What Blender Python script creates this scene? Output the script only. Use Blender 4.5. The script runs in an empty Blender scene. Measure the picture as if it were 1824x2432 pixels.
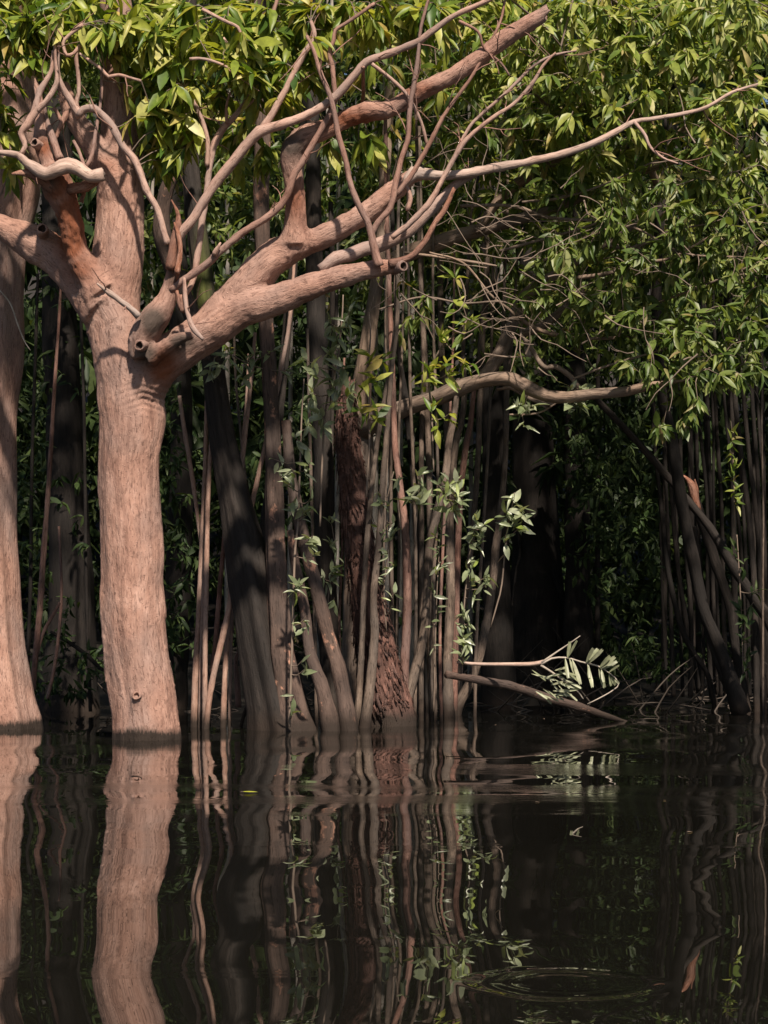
import bpy, math, random
import numpy as np
from mathutils import Vector, Matrix, noise as mnoise
from mathutils.kdtree import KDTree

random.seed(7)
RNG = np.random.default_rng(7)
SC = bpy.context.scene
COL = SC.collection

# ------------------------------------------------------------------ camera, sky, sun, exposure
F, HOR, EYE = 4806.0, 1500.0, 0.955          # focal length and horizon row in photograph pixels, eye height in metres
cam = bpy.data.cameras.new('camera')
cam.sensor_fit = 'VERTICAL'
cam.sensor_height = 36.0
cam.lens = F / 2432.0 * 36.0
cam.shift_y = (HOR - 1216.0) / 2432.0
cam.clip_end = 600.0
cam_o = bpy.data.objects.new('camera', cam)
cam_o.location = (0, 0, EYE)
cam_o.rotation_euler = (math.radians(90), 0, 0)
COL.objects.link(cam_o)
SC.camera = cam_o

SUN_EL, SUN_AZ = math.radians(48), math.radians(13)   # azimuth measured from straight behind the camera towards the right
sun_dir = Vector((math.sin(SUN_AZ) * math.cos(SUN_EL), -math.cos(SUN_AZ) * math.cos(SUN_EL), math.sin(SUN_EL)))
world = bpy.data.worlds.new('World')
SC.world = world
world.use_nodes = True
wn = world.node_tree
bg = wn.nodes['Background']
sky = wn.nodes.new('ShaderNodeTexSky')
sky.sky_type = 'NISHITA'
sky.sun_disc = False
sky.sun_elevation = SUN_EL
sky.sun_rotation = math.atan2(sun_dir.x, sun_dir.y)
wn.links.new(sky.outputs[0], bg.inputs[0])
bg.inputs[1].default_value = 0.05
sun = bpy.data.lights.new('sun', 'SUN')
sun.energy = 5.0
sun.angle = math.radians(2.2)
sun.color = (1.0, 0.88, 0.75)
sun_o = bpy.data.objects.new('sun', sun)
sun_o.rotation_euler = sun_dir.to_track_quat('Z', 'Y').to_euler()
sun_o.location = (6, -10, 20)
COL.objects.link(sun_o)
vs = SC.view_settings
vs.view_transform = 'Standard'
vs.look = 'None'
vs.gamma = 1
vs.use_curve_mapping = False
vs.exposure = 0.65
SC.cycles.max_bounces = 4
SC.cycles.diffuse_bounces = 2
SC.cycles.glossy_bounces = 3
SC.cycles.transmission_bounces = 3

# ------------------------------------------------------------------ helpers
def P(x, y, Y):
    """photograph pixel + distance in metres -> place in the scene"""
    return Vector(((x - 912.0) / F * Y, Y, EYE - (y - HOR) / F * Y))

def shore(y):
    """distance at which the water surface lies on photograph row y"""
    return F * EYE / (y - HOR)

def nodes_mat(name):
    m = bpy.data.materials.new(name)
    m.use_nodes = True
    nt = m.node_tree
    b = nt.nodes['Principled BSDF']
    return m, nt, b

def N(nt, t, **kw):
    n = nt.nodes.new(t)
    for k, v in kw.items():
        if k.startswith('i_'):
            key = k[2:]
            n.inputs[int(key) if key.isdigit() else key.replace('_', ' ')].default_value = v
        else:
            setattr(n, k, v)
    return n

def ramp(nt, stops, interp='LINEAR'):
    r = nt.nodes.new('ShaderNodeValToRGB')
    cr = r.color_ramp
    cr.interpolation = interp
    while len(cr.elements) < len(stops):
        cr.elements.new(0.5)
    for e, (p, c) in zip(cr.elements, stops):
        e.position = p
        e.color = (*c, 1) if len(c) == 3 else c
    return r

def mixc(nt, a, b, fac, mode='MIX'):
    m = nt.nodes.new('ShaderNodeMix')
    m.data_type = 'RGBA'
    m.blend_type = mode
    for sock, v in ((m.inputs[0], fac), (m.inputs[6], a), (m.inputs[7], b)):
        if hasattr(v, 'is_output') or isinstance(v, bpy.types.NodeSocket):
            nt.links.new(v, sock)
        else:
            sock.default_value = v if not isinstance(v, tuple) else (*v, 1)
    return m.outputs[2]

def bark(name, dark, mid, light, fleck=0.4, stain=None, rust=None, bump=0.6, streak=0.22, scale=1.0, wet=True, lichen=None, moss=None, dead=None):
    """bark that runs along its stem: point attribute bark_co = (across, across, along)"""
    m, nt, b = nodes_mat(name)
    L = nt.links
    at = N(nt, 'ShaderNodeAttribute', attribute_name='bark_co')
    mp = N(nt, 'ShaderNodeMapping')
    mp.inputs['Scale'].default_value = (scale, scale, scale * streak)
    L.new(at.outputs['Vector'], mp.inputs['Vector'])
    iso = N(nt, 'ShaderNodeMapping')
    iso.inputs['Scale'].default_value = (scale, scale, scale * 0.6)
    L.new(at.outputs['Vector'], iso.inputs['Vector'])
    big = N(nt, 'ShaderNodeTexNoise', i_Scale=4.0, i_Detail=5.0, i_Roughness=0.6)
    L.new(iso.outputs[0], big.inputs['Vector'])
    fine = N(nt, 'ShaderNodeTexNoise', i_Scale=60.0, i_Detail=5.0, i_Roughness=0.65)
    L.new(mp.outputs[0], fine.inputs['Vector'])
    crack = N(nt, 'ShaderNodeTexNoise', i_Scale=22.0, i_Detail=6.0, i_Roughness=0.7)
    L.new(mp.outputs[0], crack.inputs['Vector'])
    r1 = ramp(nt, [(0.34, dark), (0.5, mid), (0.66, light)])
    mx = N(nt, 'ShaderNodeMath', operation='MULTIPLY_ADD', i_1=0.55)
    L.new(big.outputs['Fac'], mx.inputs[0])
    m2 = N(nt, 'ShaderNodeMath', operation='MULTIPLY', i_1=0.45)
    L.new(crack.outputs['Fac'], m2.inputs[0])
    L.new(m2.outputs[0], mx.inputs[2])
    L.new(mx.outputs[0], r1.inputs[0])
    col = r1.outputs[0]
    # broad weathered patches, greyer than the fresh bark
    wb = N(nt, 'ShaderNodeTexNoise', i_Scale=1.7, i_Detail=3.0, i_Roughness=0.55)
    L.new(iso.outputs[0], wb.inputs['Vector'])
    wr0 = ramp(nt, [(0.42, (0, 0, 0)), (0.66, (0.85, 0.85, 0.85))])
    L.new(wb.outputs['Fac'], wr0.inputs[0])
    g_ = sum(mid) / 3
    col = mixc(nt, col, tuple(0.45 * c + 0.33 * g_ for c in mid), wr0.outputs[0])
    # long dark run-off streaks
    sm_ = N(nt, 'ShaderNodeMapping')
    sm_.inputs['Scale'].default_value = (scale, scale, scale * 0.07)
    L.new(at.outputs['Vector'], sm_.inputs['Vector'])
    sn = N(nt, 'ShaderNodeTexNoise', i_Scale=16.0, i_Detail=3.0, i_Roughness=0.6)
    L.new(sm_.outputs[0], sn.inputs['Vector'])
    sr = ramp(nt, [(0.54, (0, 0, 0)), (0.70, (0.55, 0.55, 0.55))])
    L.new(sn.outputs['Fac'], sr.inputs[0])
    col = mixc(nt, col, tuple(c * 0.8 for c in dark), sr.outputs[0])
    # pale lenticel flecks
    vo = N(nt, 'ShaderNodeTexVoronoi', i_Scale=55.0, i_Randomness=1.0)
    L.new(iso.outputs[0], vo.inputs['Vector'])
    rf = ramp(nt, [(0.06, (1, 1, 1)), (0.22, (0, 0, 0))])
    L.new(vo.outputs['Distance'], rf.inputs[0])
    fm = N(nt, 'ShaderNodeMath', operation='MULTIPLY', i_1=fleck)
    L.new(rf.outputs[0], fm.inputs[0])
    col = mixc(nt, col, tuple(min(1, c * 1.35) for c in light), fm.outputs[0])
    rk = ramp(nt, [(0.36, (1, 1, 1)), (0.46, (0, 0, 0))])
    L.new(fine.outputs['Fac'], rk.inputs[0])
    km = N(nt, 'ShaderNodeMath', operation='MULTIPLY', i_1=0.75)
    L.new(rk.outputs[0], km.inputs[0])
    col = mixc(nt, col, tuple(c * 0.55 for c in dark), km.outputs[0])
    if lichen:
        ln = N(nt, 'ShaderNodeTexNoise', i_Scale=7.0, i_Detail=4.0, i_Roughness=0.7)
        L.new(iso.outputs[0], ln.inputs['Vector'])
        lr = ramp(nt, [(0.60, (0, 0, 0)), (0.68, (1, 1, 1))])
        L.new(ln.outputs['Fac'], lr.inputs[0])
        col = mixc(nt, col, lichen, lr.outputs[0])
    if rust or moss:
        ra = N(nt, 'ShaderNodeAttribute', attribute_name='patch')
        rn = N(nt, 'ShaderNodeMath', operation='MULTIPLY_ADD', i_1=1.4, i_2=-0.7)
        L.new(crack.outputs['Fac'], rn.inputs[0])
        ad = N(nt, 'ShaderNodeMath', operation='ADD', use_clamp=True)
        L.new(ra.outputs['Fac'], ad.inputs[0])
        L.new(rn.outputs[0], ad.inputs[1])
        ml = N(nt, 'ShaderNodeMath', operation='MULTIPLY', use_clamp=True)
        L.new(ad.outputs[0], ml.inputs[0])
        L.new(ra.outputs['Fac'], ml.inputs[1])
        rc = mixc(nt, tuple(c * 0.45 for c in (rust or moss)), rust or moss, fine.outputs['Fac'])
        col = mixc(nt, col, rc, ml.outputs[0])
    if dead:  # grey-brown dead wood, plus shade painted on burl, stubs and elbow
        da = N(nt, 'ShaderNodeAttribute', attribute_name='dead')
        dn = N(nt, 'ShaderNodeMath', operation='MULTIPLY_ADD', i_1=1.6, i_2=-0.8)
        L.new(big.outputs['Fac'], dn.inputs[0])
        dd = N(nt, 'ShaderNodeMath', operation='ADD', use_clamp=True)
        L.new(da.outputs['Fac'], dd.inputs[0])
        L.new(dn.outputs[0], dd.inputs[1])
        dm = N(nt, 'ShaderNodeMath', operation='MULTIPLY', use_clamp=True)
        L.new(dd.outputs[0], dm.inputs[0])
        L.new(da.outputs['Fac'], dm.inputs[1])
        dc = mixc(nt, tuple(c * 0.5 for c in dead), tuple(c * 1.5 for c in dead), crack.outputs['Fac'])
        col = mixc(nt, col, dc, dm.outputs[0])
    if wet:   # dark water stain with a ragged upper edge
        ge = N(nt, 'ShaderNodeNewGeometry')
        sx = N(nt, 'ShaderNodeSeparateXYZ')
        L.new(ge.outputs['Position'], sx.inputs[0])
        wa = N(nt, 'ShaderNodeMath', operation='MULTIPLY_ADD', i_1=-0.30, i_2=0.09)
        wmix = N(nt, 'ShaderNodeMath', operation='MULTIPLY_ADD', i_1=0.5)
        L.new(fine.outputs['Fac'], wmix.inputs[0])
        whalf = N(nt, 'ShaderNodeMath', operation='MULTIPLY', i_1=0.5)
        L.new(big.outputs['Fac'], whalf.inputs[0])
        L.new(whalf.outputs[0], wmix.inputs[2])
        L.new(wmix.outputs[0], wa.inputs[0])
        w2 = N(nt, 'ShaderNodeMath', operation='ADD')
        L.new(sx.outputs['Z'], w2.inputs[0])
        L.new(wa.outputs[0], w2.inputs[1])
        wr = ramp(nt, [(0.0, (1, 1, 1)), (0.055 if rust else 0.17, (0, 0, 0))])
        L.new(w2.outputs[0], wr.inputs[0])
        col = mixc(nt, col, (0.03, 0.021, 0.016), wr.outputs[0])
    L.new(col, b.inputs['Base Color'])
    b.inputs['Roughness'].default_value = 0.82
    b.inputs['Specular IOR Level'].default_value = 0.25
    hs = N(nt, 'ShaderNodeMath', operation='MULTIPLY_ADD', i_1=0.5)
    L.new(fine.outputs['Fac'], hs.inputs[0])
    L.new(crack.outputs['Fac'], hs.inputs[2])
    h2 = N(nt, 'ShaderNodeMath', operation='MULTIPLY_ADD', i_1=0.35)
    L.new(rf.outputs[0], h2.inputs[0])
    L.new(hs.outputs[0], h2.inputs[2])
    bp = N(nt, 'ShaderNodeBump', i_Strength=bump, i_Distance=0.02 / scale ** 0.5)
    L.new(h2.outputs[0], bp.inputs['Height'])
    L.new(bp.outputs[0], b.inputs['Normal'])
    return m

def leaf_mat(name, stops, trans=0.35, rough=0.42, spec=0.4):
    m, nt, b = nodes_mat(name)
    L = nt.links
    ge = N(nt, 'ShaderNodeNewGeometry')
    oi = N(nt, 'ShaderNodeObjectInfo')
    ad = N(nt, 'ShaderNodeMath', operation='ADD')
    L.new(ge.outputs['Random Per Island'], ad.inputs[0])
    L.new(oi.outputs['Random'], ad.inputs[1])
    fr = N(nt, 'ShaderNodeMath', operation='FRACT')
    L.new(ad.outputs[0], fr.inputs[0])
    r = ramp(nt, stops)
    L.new(fr.outputs[0], r.inputs[0])
    tc = N(nt, 'ShaderNodeNewGeometry')
    nz = N(nt, 'ShaderNodeTexNoise', i_Scale=14.0, i_Detail=3.0)
    L.new(tc.outputs['Position'], nz.inputs['Vector'])
    nr = ramp(nt, [(0.35, (0.72, 0.72, 0.72)), (0.65, (1.15, 1.15, 1.1))])
    L.new(nz.outputs['Fac'], nr.inputs[0])
    col = mixc(nt, r.outputs[0], nr.outputs[0], 1.0, 'MULTIPLY')
    L.new(col, b.inputs['Base Color'])
    b.inputs['Roughness'].default_value = rough
    b.inputs['Specular IOR Level'].default_value = spec
    tr = N(nt, 'ShaderNodeBsdfTranslucent')
    tcx = mixc(nt, col, (1.25, 1.2, 0.55), 1.0, 'MULTIPLY')
    L.new(tcx, tr.inputs['Color'])
    ms = N(nt, 'ShaderNodeMixShader')
    ms.inputs[0].default_value = trans
    L.new(b.outputs[0], ms.inputs[1])
    L.new(tr.outputs[0], ms.inputs[2])
    L.new(ms.outputs[0], nt.nodes['Material Output'].inputs['Surface'])
    return m

def plain(name, col, rough=0.8, var=0.35, scale=18.0):
    m, nt, b = nodes_mat(name)
    tc = N(nt, 'ShaderNodeTexCoord')
    nz = N(nt, 'ShaderNodeTexNoise', i_Scale=scale, i_Detail=5.0, i_Roughness=0.65)
    nt.links.new(tc.outputs['Object'], nz.inputs['Vector'])
    r = ramp(nt, [(0.3, tuple(c * (1 - var) for c in col)), (0.7, tuple(min(1, c * (1 + var)) for c in col))])
    nt.links.new(nz.outputs['Fac'], r.inputs[0])
    nt.links.new(r.outputs[0], b.inputs['Base Color'])
    bp = N(nt, 'ShaderNodeBump', i_Strength=0.4, i_Distance=0.01)
    nt.links.new(nz.outputs['Fac'], bp.inputs['Height'])
    nt.links.new(bp.outputs[0], b.inputs['Normal'])
    b.inputs['Roughness'].default_value = rough
    return m

# ---- materials
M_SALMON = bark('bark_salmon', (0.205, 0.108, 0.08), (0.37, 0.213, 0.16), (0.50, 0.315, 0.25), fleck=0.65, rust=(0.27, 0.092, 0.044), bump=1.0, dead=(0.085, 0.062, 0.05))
M_SALMON_B = bark('bark_salmon_branch', (0.25, 0.14, 0.105), (0.40, 0.25, 0.195), (0.52, 0.36, 0.29), fleck=0.35, bump=0.4, scale=1.6)
M_REDDISH = bark('bark_reddish_branch', (0.17, 0.085, 0.06), (0.30, 0.165, 0.125), (0.42, 0.26, 0.20), fleck=0.3, bump=0.5, scale=1.6)
M_BLEACH = bark('bleached_wood', (0.22, 0.14, 0.105), (0.44, 0.31, 0.25), (0.58, 0.44, 0.36), fleck=0.1, bump=0.45, streak=0.1, scale=1.4)
M_RUST = bark('rusty_rotten_wood', (0.10, 0.04, 0.027), (0.27, 0.115, 0.068), (0.46, 0.26, 0.19), fleck=0.15, bump=1.0, streak=0.2, scale=1.3)
M_HOLLOW = plain('rotten_hollow', (0.035, 0.018, 0.012), var=0.5)
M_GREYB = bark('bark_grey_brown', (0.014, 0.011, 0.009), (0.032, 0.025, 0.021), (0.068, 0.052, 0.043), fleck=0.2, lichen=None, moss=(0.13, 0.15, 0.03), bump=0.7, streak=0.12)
M_PATCHY = bark('bark_patchy_brown', (0.036, 0.024, 0.019), (0.095, 0.062, 0.049), (0.165, 0.11, 0.087), fleck=0.15, lichen=(0.42, 0.22, 0.15), bump=0.7, streak=0.14)
M_POLE = bark('bark_pole_brown', (0.045, 0.032, 0.025), (0.135, 0.098, 0.075), (0.30, 0.225, 0.175), fleck=0.3, bump=0.6, streak=0.15, scale=1.5)
M_POLE_R = bark('bark_pole_reddish', (0.09, 0.045, 0.035), (0.24, 0.125, 0.095), (0.42, 0.25, 0.195), fleck=0.3, bump=0.7, streak=0.15, scale=1.5)
M_STEM = bark('bark_slender_stem', (0.20, 0.11, 0.08), (0.34, 0.21, 0.16), (0.46, 0.31, 0.245), fleck=0.3, bump=0.4, streak=0.15, scale=1.8)
M_PALE = bark('bark_pale_trunk', (0.20, 0.175, 0.15), (0.32, 0.285, 0.245), (0.44, 0.40, 0.35), fleck=0.3, bump=0.4, streak=0.2)
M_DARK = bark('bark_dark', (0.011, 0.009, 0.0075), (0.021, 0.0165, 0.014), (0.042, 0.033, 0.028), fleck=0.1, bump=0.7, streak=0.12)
M_FLAKY = bark('bark_flaky_red', (0.04, 0.02, 0.015), (0.115, 0.056, 0.042), (0.30, 0.16, 0.125), fleck=0.1, bump=1.0, streak=0.1)
M_OLIVE = bark('bark_arching_limb', (0.12, 0.08, 0.057), (0.26, 0.18, 0.13), (0.37, 0.27, 0.20), fleck=0.25, bump=0.7, streak=0.1)
M_TWIG = plain('twig_bark', (0.17, 0.125, 0.095), var=0.35, scale=6)
M_TWIG_PALE = plain('twig_bark_pale', (0.33, 0.28, 0.23), var=0.3, scale=6)
M_LEAF = leaf_mat('leaf_bright', [(0.0, (0.06, 0.125, 0.02)), (0.3, (0.17, 0.24, 0.03)), (0.7, (0.34, 0.37, 0.055)), (0.93, (0.50, 0.49, 0.15)), (1.0, (0.45, 0.33, 0.10))], trans=0.42)
M_LEAF_R = leaf_mat('leaf_olive', [(0.0, (0.085, 0.145, 0.028)), (0.35, (0.185, 0.25, 0.045)), (0.75, (0.32, 0.355, 0.08)), (0.94, (0.47, 0.48, 0.20)), (1.0, (0.40, 0.29, 0.12))], trans=0.42)
M_LEAF_A = leaf_mat('leaf_green', [(0.0, (0.055, 0.10, 0.022)), (0.4, (0.12, 0.175, 0.036)), (0.8, (0.19, 0.235, 0.06)), (0.95, (0.31, 0.33, 0.13)), (1.0, (0.26, 0.19, 0.09))], trans=0.4)
M_LEAF_G = leaf_mat('leaf_silvery', [(0.0, (0.14, 0.18, 0.09)), (0.5, (0.26, 0.30, 0.17)), (0.8, (0.38, 0.41, 0.29)), (1.0, (0.24, 0.31, 0.06))], trans=0.3, rough=0.32, spec=0.7)
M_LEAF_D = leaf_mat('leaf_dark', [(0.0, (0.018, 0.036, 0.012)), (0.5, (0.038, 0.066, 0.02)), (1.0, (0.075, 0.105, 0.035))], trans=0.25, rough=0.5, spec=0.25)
M_LITTER = plain('rotten_sticks', (0.06, 0.046, 0.036), var=0.4, scale=6)
M_FROND = leaf_mat('frond_leaflet', [(0.0, (0.22, 0.24, 0.14)), (1.0, (0.36, 0.37, 0.25))], trans=0.2)
M_FLOAT = leaf_mat('leaf_yellow', [(0.0, (0.45, 0.46, 0.05)), (1.0, (0.5, 0.5, 0.06))], trans=0.1)
M_DEADLEAF = leaf_mat('leaf_dead', [(0.0, (0.35, 0.25, 0.2)), (1.0, (0.5, 0.36, 0.28))], trans=0.2)
M_GROUND = plain('forest_soil', (0.018, 0.014, 0.010), var=0.5, scale=4)

def water_mat():
    m, nt, b = nodes_mat('tannin_water')
    L = nt.links
    b.inputs['Base Color'].default_value = (0.007, 0.0065, 0.005, 1)
    b.inputs['IOR'].default_value = 1.33
    b.inputs['Specular IOR Level'].default_value = 0.5
    ge = N(nt, 'ShaderNodeNewGeometry')
    def nz(sx, sy, sc, amp, detail=0.0, off=0.0):
        mp = N(nt, 'ShaderNodeMapping')
        mp.inputs['Scale'].default_value = (sx, sy, 1)
        mp.inputs['Location'].default_value = (off, off * 1.7, 0)
        L.new(ge.outputs['Position'], mp.inputs['Vector'])
        t = N(nt, 'ShaderNodeTexNoise', i_Scale=sc, i_Detail=detail, i_Roughness=0.5)
        L.new(mp.outputs[0], t.inputs['Vector'])
        mm = N(nt, 'ShaderNodeMath', operation='MULTIPLY', i_1=amp)
        L.new(t.outputs['Fac'], mm.inputs[0])
        return mm.outputs[0], t.outputs['Fac']
    # slow swell, side-to-side wobble, then streaks of fine ripple
    a, _ = nz(0.85, 0.45, 1.0, 0.043, 0.0, 3.1)
    c, _ = nz(1.7, 0.95, 1.0, 0.0055, 0.0, 9.4)
    d, _ = nz(1.2, 3.5, 1.0, 0.0006, 0.0, 5.5)
    _, mask = nz(0.10, 0.75, 1.0, 1.0, 2.0, 12.3)
    mr = ramp(nt, [(0.61, (0, 0, 0)), (0.72, (0.8, 0.8, 0.8))])
    L.new(mask, mr.inputs[0])
    sp = N(nt, 'ShaderNodeSeparateXYZ')
    L.new(ge.outputs['Position'], sp.inputs[0])
    _, wob = nz(0.22, 0.1, 1.0, 1.0, 2.0, 4.4)
    wy = N(nt, 'ShaderNodeMath', operation='MULTIPLY_ADD', i_1=1.6)
    L.new(wob, wy.inputs[0])
    L.new(sp.outputs['Y'], wy.inputs[2])
    mr2 = N(nt, 'ShaderNodeMapRange', i_1=10.8, i_2=20.8)
    L.new(wy.outputs[0], mr2.inputs['Value'])
    st = ramp(nt, [(0.0, (0, 0, 0)), (0.19, (0, 0, 0)), (0.235, (0.7, 0.7, 0.7)), (0.27, (0, 0, 0)), (0.58, (0, 0, 0)), (0.66, (0.4, 0.4, 0.4)), (0.74, (0.05, 0.05, 0.05)), (0.80, (0.3, 0.3, 0.3)), (0.88, (0, 0, 0))])
    L.new(mr2.outputs[0], st.inputs[0])
    mxm = N(nt, 'ShaderNodeMath', operation='MAXIMUM')
    L.new(mr.outputs[0], mxm.inputs[0])
    L.new(st.outputs[0], mxm.inputs[1])
    mr = mxm
    f, _ = nz(5.0, 14.0, 1.0, 0.0026, 1.0, 1.0)
    fm = N(nt, 'ShaderNodeMath', operation='MULTIPLY')
    L.new(f, fm.inputs[0])
    L.new(mr.outputs[0], fm.inputs[1])
    vd = N(nt, 'ShaderNodeVectorMath', operation='DISTANCE')
    vd.inputs[1].default_value = (0.49, 5.5, 0)
    L.new(ge.outputs['Position'], vd.inputs[0])
    ring = N(nt, 'ShaderNodeMapRange', i_1=0.0, i_2=0.32)
    _, rwob = nz(7.0, 7.0, 1.0, 1.0, 1.0, 2.2)
    rw = N(nt, 'ShaderNodeMath', operation='MULTIPLY_ADD', i_1=0.03)
    L.new(rwob, rw.inputs[0])
    L.new(vd.outputs['Value'], rw.inputs[2])
    L.new(rw.outputs[0], ring.inputs['Value'])
    rg = ramp(nt, [(0.0, (0, 0, 0)), (0.40, (0, 0, 0)), (0.5, (0.45, 0.45, 0.45)), (0.58, (0.1, 0.1, 0.1)), (0.72, (1, 1, 1)), (0.86, (0, 0, 0))], 'B_SPLINE')
    L.new(ring.outputs[0], rg.inputs[0])
    rgm = N(nt, 'ShaderNodeMath', operation='MULTIPLY', i_1=0.0042)
    L.new(rg.outputs[0], rgm.inputs[0])
    s = None
    for o in (a, c, d, fm.outputs[0], rgm.outputs[0]):
        if s is None:
            s = o
            continue
        ad = N(nt, 'ShaderNodeMath', operation='ADD')
        L.new(s, ad.inputs[0])
        L.new(o, ad.inputs[1])
        s = ad.outputs[0]
    bp = N(nt, 'ShaderNodeBump', i_Strength=1.0, i_Distance=1.0)
    L.new(s, bp.inputs['Height'])
    L.new(bp.outputs[0], b.inputs['Normal'])
    rr = N(nt, 'ShaderNodeMath', operation='MULTIPLY_ADD', i_1=0.16, i_2=0.006)
    L.new(mr.outputs[0], rr.inputs[0])
    L.new(rr.outputs[0], b.inputs['Roughness'])
    return m
M_WATER = water_mat()

# ---- mesh building
def mesh_np(name, V, quads=None, tris=None, mat=None, smooth=True, attrs=None):
    me = bpy.data.meshes.new(name)
    V = np.asarray(V, dtype=np.float32)
    nq = 0 if quads is None else len(quads)
    nt_ = 0 if tris is None else len(tris)
    idx = []
    if nq: idx.append(np.asarray(quads, dtype=np.int32).ravel())
    if nt_: idx.append(np.asarray(tris, dtype=np.int32).ravel())
    idx = np.concatenate(idx)
    me.vertices.add(len(V))
    me.vertices.foreach_set('co', V.ravel())
    me.loops.add(len(idx))
    me.loops.foreach_set('vertex_index', idx)
    me.polygons.add(nq + nt_)
    starts = np.concatenate([np.arange(nq) * 4, nq * 4 + np.arange(nt_) * 3]).astype(np.int32)
    me.polygons.foreach_set('loop_start', starts)
    if smooth:
        me.polygons.foreach_set('use_smooth', np.ones(nq + nt_, dtype=bool))
    for k, (typ, arr) in (attrs or {}).items():
        a = me.attributes.new(k, typ, 'POINT')
        a.data.foreach_set('vector' if typ == 'FLOAT_VECTOR' else 'value', np.asarray(arr, dtype=np.float32).ravel())
    me.update(calc_edges=True)
    me.validate()
    if mat: me.materials.append(mat)
    return me

def smooth_path(pts, rad, step):
    """Catmull-Rom through pts (n,3) with radii"""
    p = np.asarray(pts, dtype=float)
    r = np.asarray(rad, dtype=float)
    if len(p) == 2:
        p = np.vstack([p[0], (p[0] + p[1]) / 2, p[1]]); r = np.array([r[0], (r[0] + r[1]) / 2, r[1]])
    pp = np.vstack([2 * p[0] - p[1], p, 2 * p[-1] - p[-2]])
    rr = np.concatenate([[r[0]], r, [r[-1]]])
    out, ro = [], []
    for i in range(1, len(pp) - 2):
        d = np.linalg.norm(pp[i + 1] - pp[i])
        n = max(2, min(24, int(d / step)))
        t = np.arange(n)[:, None] / n
        a, b, c, e = pp[i - 1], pp[i], pp[i + 1], pp[i + 2]
        out.append(0.5 * (2 * b + (c - a) * t + (2 * a - 5 * b + 4 * c - e) * t ** 2 + (3 * b - a - 3 * c + e) * t ** 3))
        tt = t[:, 0]
        tt = tt * tt * (3 - 2 * tt)
        ro.append(rr[i] * (1 - tt) + rr[i + 1] * tt)
    out.append(p[-1:]); ro.append(r[-1:])
    return np.vstack(out), np.concatenate(ro)

def frames(path):
    T = np.gradient(path, axis=0)
    T /= np.linalg.norm(T, axis=1)[:, None] + 1e-9
    u = np.cross(T[0], [0, 1, 0])
    if np.linalg.norm(u) < 0.1: u = np.cross(T[0], [1, 0, 0])
    u /= np.linalg.norm(u)
    U = [u]
    for i in range(1, len(path)):
        u = U[-1] - T[i] * np.dot(U[-1], T[i])
        u /= np.linalg.norm(u) + 1e-9
        U.append(u)
    U = np.array(U)
    return T, U, np.cross(T, U)

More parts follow.
